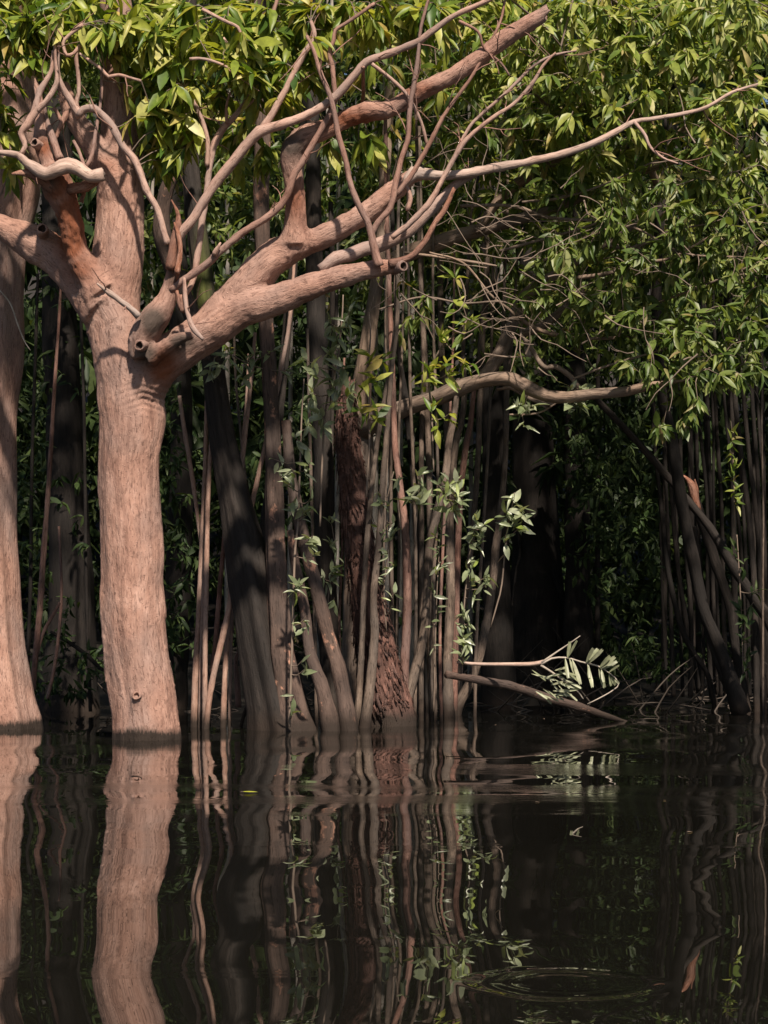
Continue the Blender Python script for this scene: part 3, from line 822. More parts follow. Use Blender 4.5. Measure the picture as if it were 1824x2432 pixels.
BR = [
    # bleached dead branch across the left stub, and the curly limbs above it
    ([(-60, 352, 10), (0, 362, 13), (43, 368, 17), (62, 386, 21), (85, 400, 28), (110, 413, 32), (132, 404, 38), (162, 393, 38), (190, 402, 33), (215, 418, 29), (244, 414, 31)], 17.5, 17.35, M_BLEACH, 0.03),
    ([(28, 413, 5), (50, 410, 14), (75, 414, 22), (105, 430, 30), (130, 455, 34)], 17.45, 17.6, M_RUST, 0),
    ([(244, 414, 10), (225, 432, 20), (195, 445, 26), (165, 450, 28)], 17.4, 17.6, M_RUST, 0),
    ([(46, 370, 13), (60, 347, 13), (50, 318, 15), (65, 295, 19), (85, 262, 20), (92, 225, 17), (110, 190, 14), (122, 168, 10), (126, 120, 7)], 17.45, 17.4, M_SALMON_B, 0),
    ([(85, 264, 17), (110, 240, 15), (126, 216, 13), (136, 190, 13), (133, 150, 10), (128, 90, 7)], 17.43, 17.35, M_SALMON_B, 0),
    ([(192, 276, 24), (182, 262, 20), (162, 230, 17), (145, 200, 14), (137, 165, 10), (140, 90, 7)], 17.5, 17.4, M_SALMON_B, 0),
    ([(188, 272, 14), (181, 243, 11), (187, 222, 10), (186, 180, 9), (181, 132, 10), (190, 108, 10), (176, 126, 9), (158, 131, 9), (150, 103, 8), (163, 85, 9), (197, 58, 12)], 17.5, 17.35, M_SALMON_B, 0),
    ([(398, 580, 16), (388, 547, 16), (375, 500, 15), (347, 450, 16), (331, 405, 17), (318, 378, 18), (290, 345, 18), (270, 305, 18), (245, 275, 18), (222, 258, 18), (198, 260, 19), (188, 276, 16)], 17.5, 17.45, M_SALMON_B, 0),
    ([(143, 378, 20), (127, 333, 19), (113, 293, 13), (105, 255, 9)], 17.55, 17.7, M_REDDISH, 0),
    ([(130, 330, 12), (143, 300, 12), (158, 265, 12), (150, 290, 10), (128, 255, 9)], 17.7, 17.75, M_REDDISH, 0),
    ([(205, 395, 10), (218, 370, 10), (228, 310, 9), (238, 250, 8), (242, 190, 8), (238, 140, 7)], 17.4, 17.6, M_REDDISH, 0),
    ([(190, 128, 7), (215, 145, 7), (242, 165, 8), (258, 182, 8), (282, 178, 8), (335, 192, 6)], 17.36, 17.3, M_SALMON_B, 0),
    ([(200, 395, 9), (188, 360, 8), (175, 335, 8)], 17.45, 17.6, M_REDDISH, 0),
    ([(192, 480, 12), (200, 455, 9), (198, 430, 8)], 17.6, 17.6, M_RUST, 0),
    # long straight branch and its fork
    ([(418, 575, 20), (432, 552, 22), (467, 508, 22), (500, 452, 24), (553, 385, 24), (590, 340, 24), (617, 313, 27), (650, 302, 23), (720, 277, 21), (790, 236, 20), (845, 175, 19), (870, 148, 19), (930, 125, 18), (990, 100, 17), (1032, 70, 15), (1077, 38, 13), (1160, 0, 12), (1250, -50, 9)], 17.45, 16.9, M_SALMON_B, 0),
    ([(618, 313, 20), (645, 272, 17), (680, 210, 16), (715, 140, 15), (746, 90, 12), (738, 50, 9)], 17.3, 17.2, M_SALMON_B, 0),
    ([(440, 700, 12), (458, 665, 14), (470, 600, 16), (480, 520, 16), (490, 470, 15), (497, 400, 15), (510, 340, 18), (530, 305, 17), (552, 283, 14), (590, 232, 10), (622, 185, 8)], 17.6, 17.7, M_SALMON_B, 0),
    ([(492, 395, 12), (493, 335, 12), (477, 280, 12), (460, 243, 11), (438, 207, 9)], 17.62, 17.5, M_SALMON_B, 0),
    ([(540, 295, 9), (537, 262, 7), (543, 230, 6), (560, 205, 5)], 17.65, 17.6, M_REDDISH, 0),
    ([(552, 283, 8), (575, 262, 7), (600, 240, 6), (617, 215, 5)], 17.68, 17.6, M_SALMON_B, 0),
    ([(405, 690, 16), (440, 663, 18), (490, 628, 20), (525, 595, 18), (577, 552, 17), (643, 510, 17), (680, 467, 17), (697, 417, 17), (720, 383, 17), (740, 347, 15), (767, 300, 14), (787, 260, 13), (797, 233, 12), (793, 200, 12), (790, 160, 11), (783, 125, 11), (793, 95, 10), (797, 72, 9), (830, 50, 9), (890, 8, 8)], 17.5, 17.1, M_REDDISH, 0),
    ([(900, 632, 24), (891, 600, 19), (880, 550, 17), (870, 520, 16), (850, 483, 15), (831, 433, 14), (820, 377, 14), (803, 317, 14), (794, 267, 13), (780, 218, 12), (760, 170, 11), (745, 120, 9), (728, 85, 8)], 17.2, 17.05, M_REDDISH, 0),
    ([(880, 560, 14), (900, 525, 15), (927, 493, 15), (940, 433, 14), (953, 377, 13), (969, 327, 12), (973, 260, 12), (983, 200, 12), (993, 133, 10), (997, 83, 8), (1003, 50, 8), (1020, -10, 7)], 17.25, 17.0, M_REDDISH, 0),
    ([(940, 465, 12), (960, 438, 13), (981, 410, 12), (1014, 353, 11), (1050, 282, 10), (1077, 242, 9), (1121, 181, 8), (1159, 110, 7), (1187, 55, 6), (1200, 0, 5)], 17.25, 17.0, M_REDDISH, 0),
    ([(760, 640, 24), (800, 615, 32), (867, 592, 34), (933, 567, 34), (968, 549, 32), (1010, 511, 28), (1050, 470, 22), (1085, 436, 20), (1130, 412, 18)], 17.5, 17.6, M_SALMON_B, 0),
    ([(930, 565, 14), (975, 528, 14), (1022, 478, 14), (1055, 418, 12), (1093, 352, 12), (1121, 319, 11), (1176, 275, 10), (1220, 247, 9), (1264, 198, 9), (1291, 154, 7), (1320, 125, 5)], 17.4, 17.2, M_SALMON_B, 0),
    ([(1075, 380, 8), (1110, 310, 8), (1140, 275, 8), (1209, 214, 8), (1264, 159, 7), (1313, 132, 6), (1370, 120, 4)], 17.35, 17.2, M_SALMON_B, 0),
    ([(960, 442, 20), (985, 412, 32), (1050, 417, 22), (1132, 408, 22), (1187, 396, 24), (1242, 387, 18), (1325, 368, 18), (1407, 341, 16), (1462, 313, 14), (1506, 289, 12), (1544, 283, 10), (1627, 269, 10), (1682, 253, 9), (1737, 220, 8), (1800, 200, 6)], 17.45, 17.7, M_BLEACH, 0),
    ([(1506, 289, 9), (1530, 318, 8), (1545, 350, 7), (1575, 375, 6), (1610, 388, 4)], 17.6, 17.5, M_SALMON_B, 0),
    ([(925, 628, 24), (958, 618, 17), (985, 602, 15), (1013, 567, 13), (1033, 530, 13), (1055, 500, 14), (1077, 450, 9)], 17.25, 17.3, M_RUST, 0.02),
    ([(862, 158, 9), (863, 215, 9), (860, 270, 11)], 17.1, 17.9, M_REDDISH, 0),
    ([(883, 152, 9), (920, 180, 9), (955, 212, 9), (977, 243, 9), (1000, 290, 8), (1015, 345, 8)], 17.05, 17.3, M_SALMON_B, 0),
    ([(967, 500, 12), (975, 470, 11), (968, 448, 9), (955, 435, 7)], 17.3, 17.3, M_SALMON_B, 0),
    ([(1090, 50, 8), (1135, 75, 7), (1150, 115, 6), (1190, 150, 6), (1210, 180, 5)], 16.95, 17.1, M_REDDISH, 0),
    ([(480, 22, 8), (530, 48, 9), (565, 65, 8), (572, 85, 6)], 17.2, 17.2, M_SALMON_B, 0),
    ([(450, 140, 8), (485, 140, 7), (530, 155, 7), (570, 178, 6), (592, 195, 5)], 17.2, 17.3, M_SALMON_B, 0),
    ([(455, 130, 24), (500, 112, 26), (545, 100, 26), (610, 78, 20)], 18.3, 18.4, M_SALMON_B, 0),
    ([(640, 60, 10), (658, 0, 9), (664, -40, 8)], 17.3, 17.3, M_REDDISH, 0),
    ([(622, 75, 10), (640, 40, 9), (655, 10, 8)], 17.4, 17.3, M_REDDISH, 0),
    # broken splinters on the front stub
    ([(404, 640, 24), (412, 585, 24), (420, 548, 20), (423, 510, 10), (407, 474, 3)], 17.45, 17.42, M_RUST, 0),
    ([(420, 650, 14), (428, 600, 12), (424, 560, 12), (414, 528, 4)], 17.40, 17.38, M_RUST, 0),
    ([(437, 660, 8), (440, 700, 11), (444, 735, 11), (458, 778, 14), (482, 806, 9)], 17.42, 17.3, M_SALMON_B, 0),
    ([(420, 690, 8), (426, 715, 14), (432, 740, 12), (428, 700, 8)], 17.4, 17.38, M_RUST, 0),
    ([(330, 752, 18), (318, 740, 16), (300, 725, 14), (262, 697, 14), (230, 673, 5)], 17.45, 17.35, M_BLEACH, 0),
    ([(508, 606, 14), (515, 592, 11), (524, 576, 4)], 17.4, 17.35, M_SALMON_B, 0),
]
bnodes = list(nodes)
spur = Geo()
for k, (pts, Y, Y2, mat, brk) in enumerate(BR):
    pth = branch(big, pts, Y, Y2, mat, broken=brk, seed=k * 0.9, keep=bnodes if 'rust' not in mat.name else None)
    if 'rust' in mat.name or len(pts) < 5: continue
    for q in range(int(len(pth) / 14) + 1):
        i = int(RNG.integers(len(pth) // 3, len(pth) - 1))
        t_ = pth[i] - pth[i - 1]; t_ /= np.linalg.norm(t_) + 1e-9
        d = t_ * 0.6 + RNG.normal(scale=0.5, size=3); d[2] += 0.15; d /= np.linalg.norm(d)
        l_ = RNG.uniform(0.12, 0.55)
        a_, pts_, rr_ = pth[i], [tuple(pth[i])], [0.006]
        for w_ in range(4):
            d = d + RNG.normal(scale=0.22, size=3); d /= np.linalg.norm(d)
            a_ = a_ + d * l_ / 4
            pts_.append(tuple(a_)); rr_.append(0.0055 - 0.001 * w_)
        spur.tube(pts_, rr_, segs=5, lump=0, step=0.05, cap=False)
        if q % 2 == 0:
            d2 = d + RNG.normal(scale=0.6, size=3)
            b_ = np.array(pts_[2])
            spur.tube([tuple(b_), tuple(b_ + d2 * l_ * 0.2 + RNG.normal(scale=0.02, size=3)), tuple(b_ + d2 * l_ * 0.38)], [0.004, 0.003, 0.002], segs=4, lump=0, step=0.05, cap=False)
add_part(big, 'bare_twigs', spur.mesh('bare_twigs', M_REDDISH, big.location), 'stuff')
# crown: hanging bunches seen in the frame, then the crown above it
regs = [(90, 55, 150, 80, 40, 16.7, 18.0), (40, 30, 120, 60, 22, 16.6, 17.2), (130, 120, 60, 40, 7, 16.7, 17.1), (10, 250, 40, 80, 9, 17.2, 18.0),
        (250, 40, 130, 60, 26, 16.9, 18.0), (300, 80, 80, 45, 14, 16.9, 17.5), (390, 60, 110, 75, 26, 16.9, 17.8), (390, 160, 80, 70, 18, 16.9, 17.6),
        (372, 262, 62, 55, 16, 17.0, 17.5), (390, 345, 50, 48, 13, 17.1, 17.6), (430, 250, 70, 60, 11, 17.0, 17.6), (450, 300, 45, 40, 5, 17.1, 17.6),
        (560, 60, 110, 70, 22, 16.9, 17.8), (590, 130, 75, 45, 14, 16.8, 17.4), (640, 190, 80, 50, 12, 16.9, 17.5), (720, 55, 90, 55, 20, 16.8, 17.4),
        (735, 160, 50, 45, 7, 16.9, 17.4), (660, 250, 60, 40, 6, 17.2, 17.8), (800, 20, 90, 35, 13, 16.7, 17.3), (940, 40, 80, 50, 12, 16.8, 17.4),
        (860, 60, 50, 40, 5, 17.4, 18.2), (1040, 60, 60, 60, 8, 17.0, 17.8), (600, 350, 90, 50, 7, 18.1, 18.8), (860, 345, 40, 25, 3, 17.4, 17.7),
        (1010, 30, 60, 35, 7, 16.8, 17.3), (20, 420, 25, 30, 2, 17.6, 18.0), (500, 200, 50, 40, 5, 17.4, 18.0)]
up = []
for _ in range(330):      # the crown goes on above the frame
    x, y, z = RNG.uniform(-5.2, 1.2), RNG.uniform(17.8, 21.5), RNG.uniform(6.7, 9.6)
    up.append((x, y, z))
while len(up) < 900:      # leaf slab added above and behind to shade the ground past the poles
    up.append((RNG.uniform(-2.6, 2.6), RNG.uniform(20.0, 24.5), RNG.uniform(6.0, 11.5)))
regs = [(x, y, rx, ry, c, a + (0.35 if x > 200 else 0.9), b + (0.35 if x > 200 else 0.8)) for x, y, rx, ry, c, a, b in regs]
crown(big, bnodes, regs, M_LEAF, L=0.205, n=(9, 14), n_obj=300, droop=0.85, extra=np.array(up))

# ------------------------------------------------------------------ tree at the left edge
YL = 20.0
b2 = P(-10, 1732, YL); b2.z = 0
lt = thing('flared_tree', 'orange-brown tree trunk with flared base cut off by the left edge', 'tree', b2)
G = Geo()
p, r = px([(-15, 1790, 225), (-12, 1735, 205), (-22, 1650, 186), (-32, 1520, 170), (-40, 1400, 166), (-44, 1250, 158), (-44, 1050, 162), (-36, 850, 178), (-34, 700, 180), (-22, 560, 170), (8, 440, 176), (18, 330, 150), (22, 200, 130), (18, 0, 110), (10, -300, 80)], YL)
path, rr = G.tube(p, r, segs=48, lump=0.04, flute=[0.11, 0.06, 0.035, 0.03, 0.02, 0.02, 0.01], nfl=8, seed=2.2, step=0.08)
add_part(lt, 'trunk', G.mesh('trunk', M_SALMON, lt.location, {'patch': ('FLOAT', np.zeros(G.n))}))
branch(lt, [(0, 690, 3), (25, 722, 4), (42, 770, 4), (58, 810, 3), (72, 832, 2)], 19.5, 19.4, M_TWIG_PALE, name='vine')
lnodes = [tuple(v) for v in path if v[2] > 5.5]
up = [(RNG.uniform(-7, -2.6), RNG.uniform(20.5, 24), RNG.uniform(7.0, 10)) for _ in range(150)]
crown(lt, lnodes, [(10, 330, 40, 60, 5, 19.3, 20.2), (60, 120, 120, 90, 12, 19.2, 20.6)], M_LEAF_R, L=0.2, n_obj=100, extra=np.array(up), hi=False)

# ------------------------------------------------------------------ tree with the long arching limb
YA = 22.0
b3 = P(850, 1708, YA); b3.z = 0
ar = thing('arching_tree', 'brown tree behind the poles with a long limb arching over the dark water', 'tree', b3)
an = []
def limb(root, pts, Y, Y2=None, mat=M_OLIVE, name='limb', segs=14, keep=None, flute=0.04, below=False, lump=0.07, seed=0, extra=None, broken=0):
    p, r = px(pts, Y, Y2, below)
    G = Geo()
    path, rr = G.tube(p, r, segs=segs, lump=lump, flute=flute, nfl=4, seed=seed, broken=broken)
    ex = None
    if extra is not None: ex = {'patch': ('FLOAT', extra(np.vstack(G.V)))}
    add_part(root, name, G.mesh(name, mat, root.location, ex))
    if keep is not None: keep += [tuple(v) for v in path[len(path) // 4:]]
    return path
limb(ar, [(848, 1712, 84), (850, 1500, 70), (852, 1250, 62), (856, 1050, 58), (862, 900, 44), (878, 780, 34), (892, 690, 30), (905, 560, 28), (915, 400, 26), (930, 150, 22), (935, -150, 18)], YA, 22.3, name='trunk', keep=an, below=True, seed=1)
limb(ar, [(858, 1020, 52), (900, 992, 46), (967, 966, 38), (1033, 946, 37), (1083, 924, 40), (1140, 905, 34), (1183, 900, 32), (1217, 901, 32), (1250, 920, 32), (1300, 940, 29), (1350, 944, 27), (1400, 937, 25), (1453, 933, 25), (1490, 929, 24), (1535, 918, 20), (1575, 910, 12), (1620, 903, 8), (1660, 890, 5)], 22.0, 20.0, keep=an, seed=2)
limb(ar, [(1180, 925, 6), (1215, 922, 9), (1255, 945, 10), (1300, 960, 9), (1330, 952, 5)], 21.5, 21.35, mat=M_OLIVE, seed=3)
limb(ar, [(1140, 900, 30), (1165, 875, 32), (1192, 828, 32), (1215, 772, 32), (1228, 738, 34), (1248, 700, 30), (1330, 645, 24), (1400, 600, 20), (1470, 560, 14), (1560, 500, 10)], 21.8, 22.3, keep=an, seed=4)
limb(ar, [(1235, 790, 22), (1262, 785, 22), (1300, 766, 22), (1345, 728, 18), (1400, 680, 11)], 21.8, 21.6, keep=an, seed=5)
limb(ar, [(930, 620, 38), (1000, 590, 38), (1080, 563, 34), (1200, 530, 28), (1350, 482, 20), (1500, 420, 14), (1640, 370, 10)], 21.9, 21.2, keep=an, seed=6)
limb(ar, [(1130, 552, 18), (1190, 470, 22), (1250, 422, 26), (1350, 362, 24), (1490, 290, 18), (1600, 220, 13), (1720, 140, 10)], 21.6, 21.0, keep=an, seed=7)
for k, (pts, y0, y1) in enumerate([
    ([(1225, 742, 9), (1250, 767, 11), (1300, 790, 11), (1367, 803, 9), (1453, 803, 8), (1560, 795, 6), (1660, 770, 5)], 21.5, 20.8),
    ([(1235, 795, 10), (1262, 828, 11), (1283, 862, 12), (1300, 874, 13), (1318, 870, 13), (1350, 890, 12), (1377, 922, 11)], 21.4, 21.2),
    ([(1093, 489, 8), (1214, 489, 9), (1308, 517, 9), (1429, 522, 6), (1500, 510, 4)], 20.9, 20.6),
    ([(1187, 596, 8), (1297, 566, 7), (1401, 536, 6), (1470, 500, 4)], 20.9, 20.6),
    ([(1368, 660, 11), (1430, 652, 11), (1489, 637, 10), (1550, 622, 8), (1599, 610, 7), (1690, 560, 5)], 20.9, 20.6),
    ([(1440, 582, 9), (1490, 590, 9), (1540, 575, 8), (1594, 548, 6), (1690, 530, 4)], 20.9, 20.7),
    ([(960, 600, 6), (1040, 610, 7), (1160, 628, 6), (1180, 632, 4)], 20.8, 20.8),
    ([(900, 735, 4), (1000, 706, 5), (1100, 720, 5), (1200, 718, 4), (1260, 760, 4)], 20.8, 20.8),
    ([(1020, 600, 5), (1100, 625, 6), (1165, 700, 6), (1215, 740, 6), (1240, 775, 5)], 20.7, 21.0),
    ([(1150, 840, 4), (1210, 848, 4), (1265, 845, 3)], 21, 21),
    ([(1210, 985, 5), (1280, 980, 5), (1340, 945, 4)], 21, 21),
    ([(1240, 480, 6), (1330, 470, 6), (1430, 440, 5), (1560, 380, 4)], 20.6, 20.3),
    ([(1290, 620, 6), (1400, 560, 7), (1500, 540, 6), (1620, 600, 5), (1740, 610, 4)], 20.7, 20.3),
    ([(1360, 900, 5), (1440, 870, 6), (1540, 840, 5), (1650, 810, 4)], 20.9, 20.4),
    ([(1560, 720, 6), (1640, 690, 6), (1740, 650, 5), (1830, 610, 4)], 20.9, 20.4),
]):
    branch(ar, pts, y0, y1, M_TWIG if k % 2 else M_OLIVE, seed=k, keep=an, segs=7)
G = Geo()
for k in range(110):
    x, y = RNG.uniform(900, 1800), RNG.uniform(330, 880)
    if k % 3 == 0: x, y = RNG.uniform(1050, 1450), RNG.uniform(430, 760)
    Y = RNG.uniform(19.4, 21.2)
    a = RNG.normal(scale=0.55) + (0.2 if k % 2 else -0.3) + (math.pi if k % 5 == 0 else 0)
    l_ = RNG.uniform(50, 190)
    pts = [(x, y, RNG.uniform(2.5, 5))]
    for q in range(4):
        a += RNG.normal(scale=0.38)
        pts.append((pts[-1][0] + math.cos(a) * l_ / 4, pts[-1][1] - math.sin(a) * l_ / 4, max(1.2, pts[-1][2] * 0.8)))
    p, r = px(pts, Y, Y - RNG.uniform(-0.3, 0.4))
    G.tube(p, r, segs=5, lump=0, step=0.08, cap=False)
    if k % 2:
        p2 = [pts[2], (pts[2][0] + math.cos(a + 0.7) * l_ * 0.2, pts[2][1] - math.sin(a + 0.7) * l_ * 0.2, 1.8), (pts[2][0] + math.cos(a + 0.5) * l_ * 0.4, pts[2][1] - math.sin(a + 0.5) * l_ * 0.4, 1.2)]
        p, r = px(p2, (p[2][1] if False else Y), Y - 0.1)
        G.tube(p, r, segs=4, lump=0, step=0.08, cap=False)
add_part(ar, 'bare_twigs', G.mesh('bare_twigs', M_TWIG, ar.location), 'stuff')
regs = [(1590, 870, 120, 50, 22, 20.3, 21.2), (1720, 880, 110, 45, 22, 20.2, 21.2), (1620, 960, 50, 50, 8, 20.3, 20.8), (1590, 1000, 40, 40, 5, 20.3, 20.8),
        (1700, 800, 150, 60, 30, 20.3, 21.5), (1550, 780, 130, 50, 22, 20.4, 21.5), (1400, 770, 100, 45, 12, 21.0, 21.8), (1330, 700, 90, 60, 12, 21.0, 22.0), (1480, 690, 120, 60, 20, 20.5, 21.6),
        (1650, 690, 150, 70, 26, 20.4, 21.6), (1770, 700, 60, 90, 14, 20.4, 21.4), (1440, 600, 110, 60, 18, 20.5, 21.8), (1620, 590, 140, 60, 22, 20.4, 21.5), (1760, 600, 80, 70, 14, 20.4, 21.4),
        (1340, 560, 100, 50, 12, 20.7, 22.0), (1460, 490, 45, 70, 14, 20.0, 20.4), (1590, 490, 60, 70, 18, 19.9, 20.4), (1720, 480, 110, 80, 20, 20.3, 21.3), (1300, 450, 120, 50, 14, 20.8, 21.8),
        (1240, 330, 120, 60, 14, 20.8, 21.8), (1380, 250, 100, 70, 24, 20.2, 21.4), (1150, 440, 100, 80, 8, 21.5, 22.6), (1350, 620, 45, 35, 5, 20.3, 20.7), (1040, 760, 120, 60, 5, 21.0, 22.0), (1230, 600, 80, 60, 7, 21.2, 22.0)]
regs = [(x, y, rx, ry, int(c * 1.2), a - 0.5, b - 0.2) for x, y, rx, ry, c, a, b in regs]
crown(ar, an, regs, M_LEAF_A, L=0.148, n=(7, 13), n_obj=300, droop=0.7)

# ------------------------------------------------------------------ the leafy tree in the top right, trunk among the dark poles
YR = 23.5
b4 = P(1727, 1695, YR); b4.z = 0
rt = thing('leafy_tree', 'leafy tree with leaning dark trunk and bright drooping leaves along the top', 'tree', b4)
rn = []
limb(rt, [(1760, 1695, 44), (1727, 1587, 32), (1698, 1515, 29), (1669, 1443, 28), (1647, 1334, 28), (1618, 1190, 29), (1597, 1045, 26), (1571, 936, 24), (1560, 750, 24), (1565, 550, 24), (1590, 350, 22), (1620, 150, 20), (1650, -100, 18), (1680, -400, 14)], YR, 22.6, mat=M_DARK, name='trunk', keep=rn, seed=9)
for k, pts in enumerate([
    [(1565, 450, 18), (1520, 340, 16), (1450, 240, 13), (1380, 150, 10), (1300, 90, 8)],
    [(1590, 350, 18), (1660, 260, 14), (1740, 160, 12), (1830, 20, 10)],
    [(1610, 200, 16), (1560, 110, 13), (1500, 40, 10), (1420, -30, 8)],
    [(1570, 520, 14), (1650, 440, 12), (1740, 390, 9), (1830, 350, 7)],
    [(1480, 290, 8), (1400, 270, 8), (1310, 255, 7), (1250, 200, 6)],
    [(1640, 0, 14), (1720, -60, 12), (1830, -100, 9)],
    [(1640, -50, 14), (1500, -120, 12), (1350, -150, 9), (1200, -160, 7)]]):
    branch(rt, pts, 22.4 if k else 22.5, 20.4, M_OLIVE, seed=k + 20, keep=rn, segs=8)
regs = [(1250, 60, 110, 70, 32, 19.4, 20.8), (1400, 60, 130, 80, 46, 19.2, 20.8), (1560, 70, 120, 85, 46, 19.2, 20.8), (1720, 60, 120, 80, 44, 19.2, 20.8), (1340, 170, 110, 70, 32, 19.3, 20.8),
        (1480, 190, 110, 70, 36, 19.3, 20.8), (1620, 190, 110, 75, 36, 19.2, 20.8), (1750, 200, 90, 90, 30, 19.2, 20.8), (1400, 270, 80, 50, 16, 19.3, 20.4), (1620, 300, 110, 60, 22, 19.4, 20.8),
        (1750, 330, 90, 60, 20, 19.4, 20.8), (1180, 120, 70, 60, 10, 19.8, 21.0), (1130, 200, 80, 60, 8, 20.0, 21.0), (1500, 380, 90, 50, 18, 19.8, 21.0), (1330, 360, 110, 60, 26, 19.8, 21.2), (1230, 270, 90, 60, 16, 19.8, 21.2), (1100, 330, 90, 80, 12, 20.5, 21.8), (1420, 420, 90, 50, 14, 20.2, 21.4), (1700, 420, 100, 50, 14, 19.8, 21.0)]
up = [(RNG.uniform(0.6, 7.5), RNG.uniform(22, 26), RNG.uniform(7.8, 11)) for _ in range(420)]
up += [(RNG.uniform(0.6, 4.6), RNG.uniform(21.8, 26), RNG.uniform(5.0, 8.0)) for _ in range(300)]  # hidden leaves added to shade the gap under the foliage
regs = [(x, y, rx, ry, int(c * 1.08), a + 0.2, b + 0.4) for x, y, rx, ry, c, a, b in regs]
crown(rt, rn, regs, M_LEAF_R, L=0.165, n=(8, 15), n_obj=300, droop=0.8, extra=np.array(up))

# ------------------------------------------------------------------ trunks behind the forked tree
def tree(name, label, cat, parts, group=None, Y=None, basept=None):
    """parts: (pts, Y, Y2, material, part name, segs, flute, below)"""
    p0, y0 = parts[0][0][0], parts[0][1]
    b = P(p0[0], p0[1], y0); b.z = 0
    t = thing(name, label, cat, b, group)
    for k, (pts, ya, yb, mat, pn, segs, fl, below) in enumerate(parts):
        limb(t, pts, ya, yb, mat, pn, segs, None, fl, below, 0.07, seed=random.uniform(0, 9))
    return t

def mossy(x, y, rx, ry):
    def f(V):
        sx = V[:, 0] / V[:, 1] * F + 912; sy = HOR - (V[:, 2] - EYE) / V[:, 1] * F
        return 0.8 * np.clip(1.3 - np.sqrt(((sx - x) / rx) ** 2 + ((sy - y) / ry) ** 2), 0, 1)
    return f
b = P(655, 1737, 19.5); b.z = 0
t = thing('mossy_tree', 'dark mossy trunk leaning left behind the slender pink stems', 'tree', b)
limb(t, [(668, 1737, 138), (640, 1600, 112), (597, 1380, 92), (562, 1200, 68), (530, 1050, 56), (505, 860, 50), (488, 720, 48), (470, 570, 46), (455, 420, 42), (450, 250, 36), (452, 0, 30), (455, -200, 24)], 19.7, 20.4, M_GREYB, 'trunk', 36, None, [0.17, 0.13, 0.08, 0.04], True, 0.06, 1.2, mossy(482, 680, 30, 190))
limb(t, [(505, 860, 40), (430, 690, 38), (385, 560, 40), (395, 450, 34), (440, 370, 26), (470, 300, 20)], 20.0, 19.6, M_PATCHY, 'limb', 14, None, 0.05, False, 0.07, 2.0)
b = P(690, 1737, 19.4); b.z = 0
t = thing('patchy_tree', 'straight brown trunk with pink bark patches and root flare, behind the leafy vine', 'tree', b)
limb(t, [(700, 1738, 96), (690, 1690, 76), (668, 1550, 56), (658, 1400, 50), (652, 1220, 45), (648, 1060, 39), (640, 900, 37), (628, 700, 37), (620, 480, 40), (624, 330, 38), (620, 120, 32), (615, -150, 26)], 19.55, 20.3, M_PATCHY, 'trunk', 28, None, [0.14, 0.08, 0.05], True, 0.06, 3.1)
limb(t, [(785, 1737, 46), (767, 1640, 36), (737, 1553, 28), (722, 1440, 26), (700, 1330, 24), (690, 1260, 18)], 19.45, 19.7, M_PATCHY, 'root', 14, None, 0.06, True, 0.06, 4.1)
limb(t, [(830, 1737, 44), (808, 1605, 37), (778, 1503, 33), (750, 1390, 33), (716, 1260, 32), (690, 1120, 26), (680, 1000, 22)], 19.5, 19.9, M_PATCHY, 'root', 14, None, 0.06, True, 0.06, 5.1)
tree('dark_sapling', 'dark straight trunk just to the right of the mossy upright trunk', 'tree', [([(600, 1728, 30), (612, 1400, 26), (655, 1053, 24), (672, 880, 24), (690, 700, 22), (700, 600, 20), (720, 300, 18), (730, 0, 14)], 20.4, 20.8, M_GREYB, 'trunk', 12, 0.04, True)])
tree('stout_tree', 'stout greenish-brown trunk directly under the lower forked limb', 'tree', [([(800, 1722, 60), (780, 1500, 50), (770, 1250, 44), (765, 1000, 42), (752, 800, 44), (748, 650, 42), (745, 480, 36), (742, 200, 30), (740, -100, 22)], 21.0, 21.6, M_GREYB, 'trunk', 16, 0.05, True)])

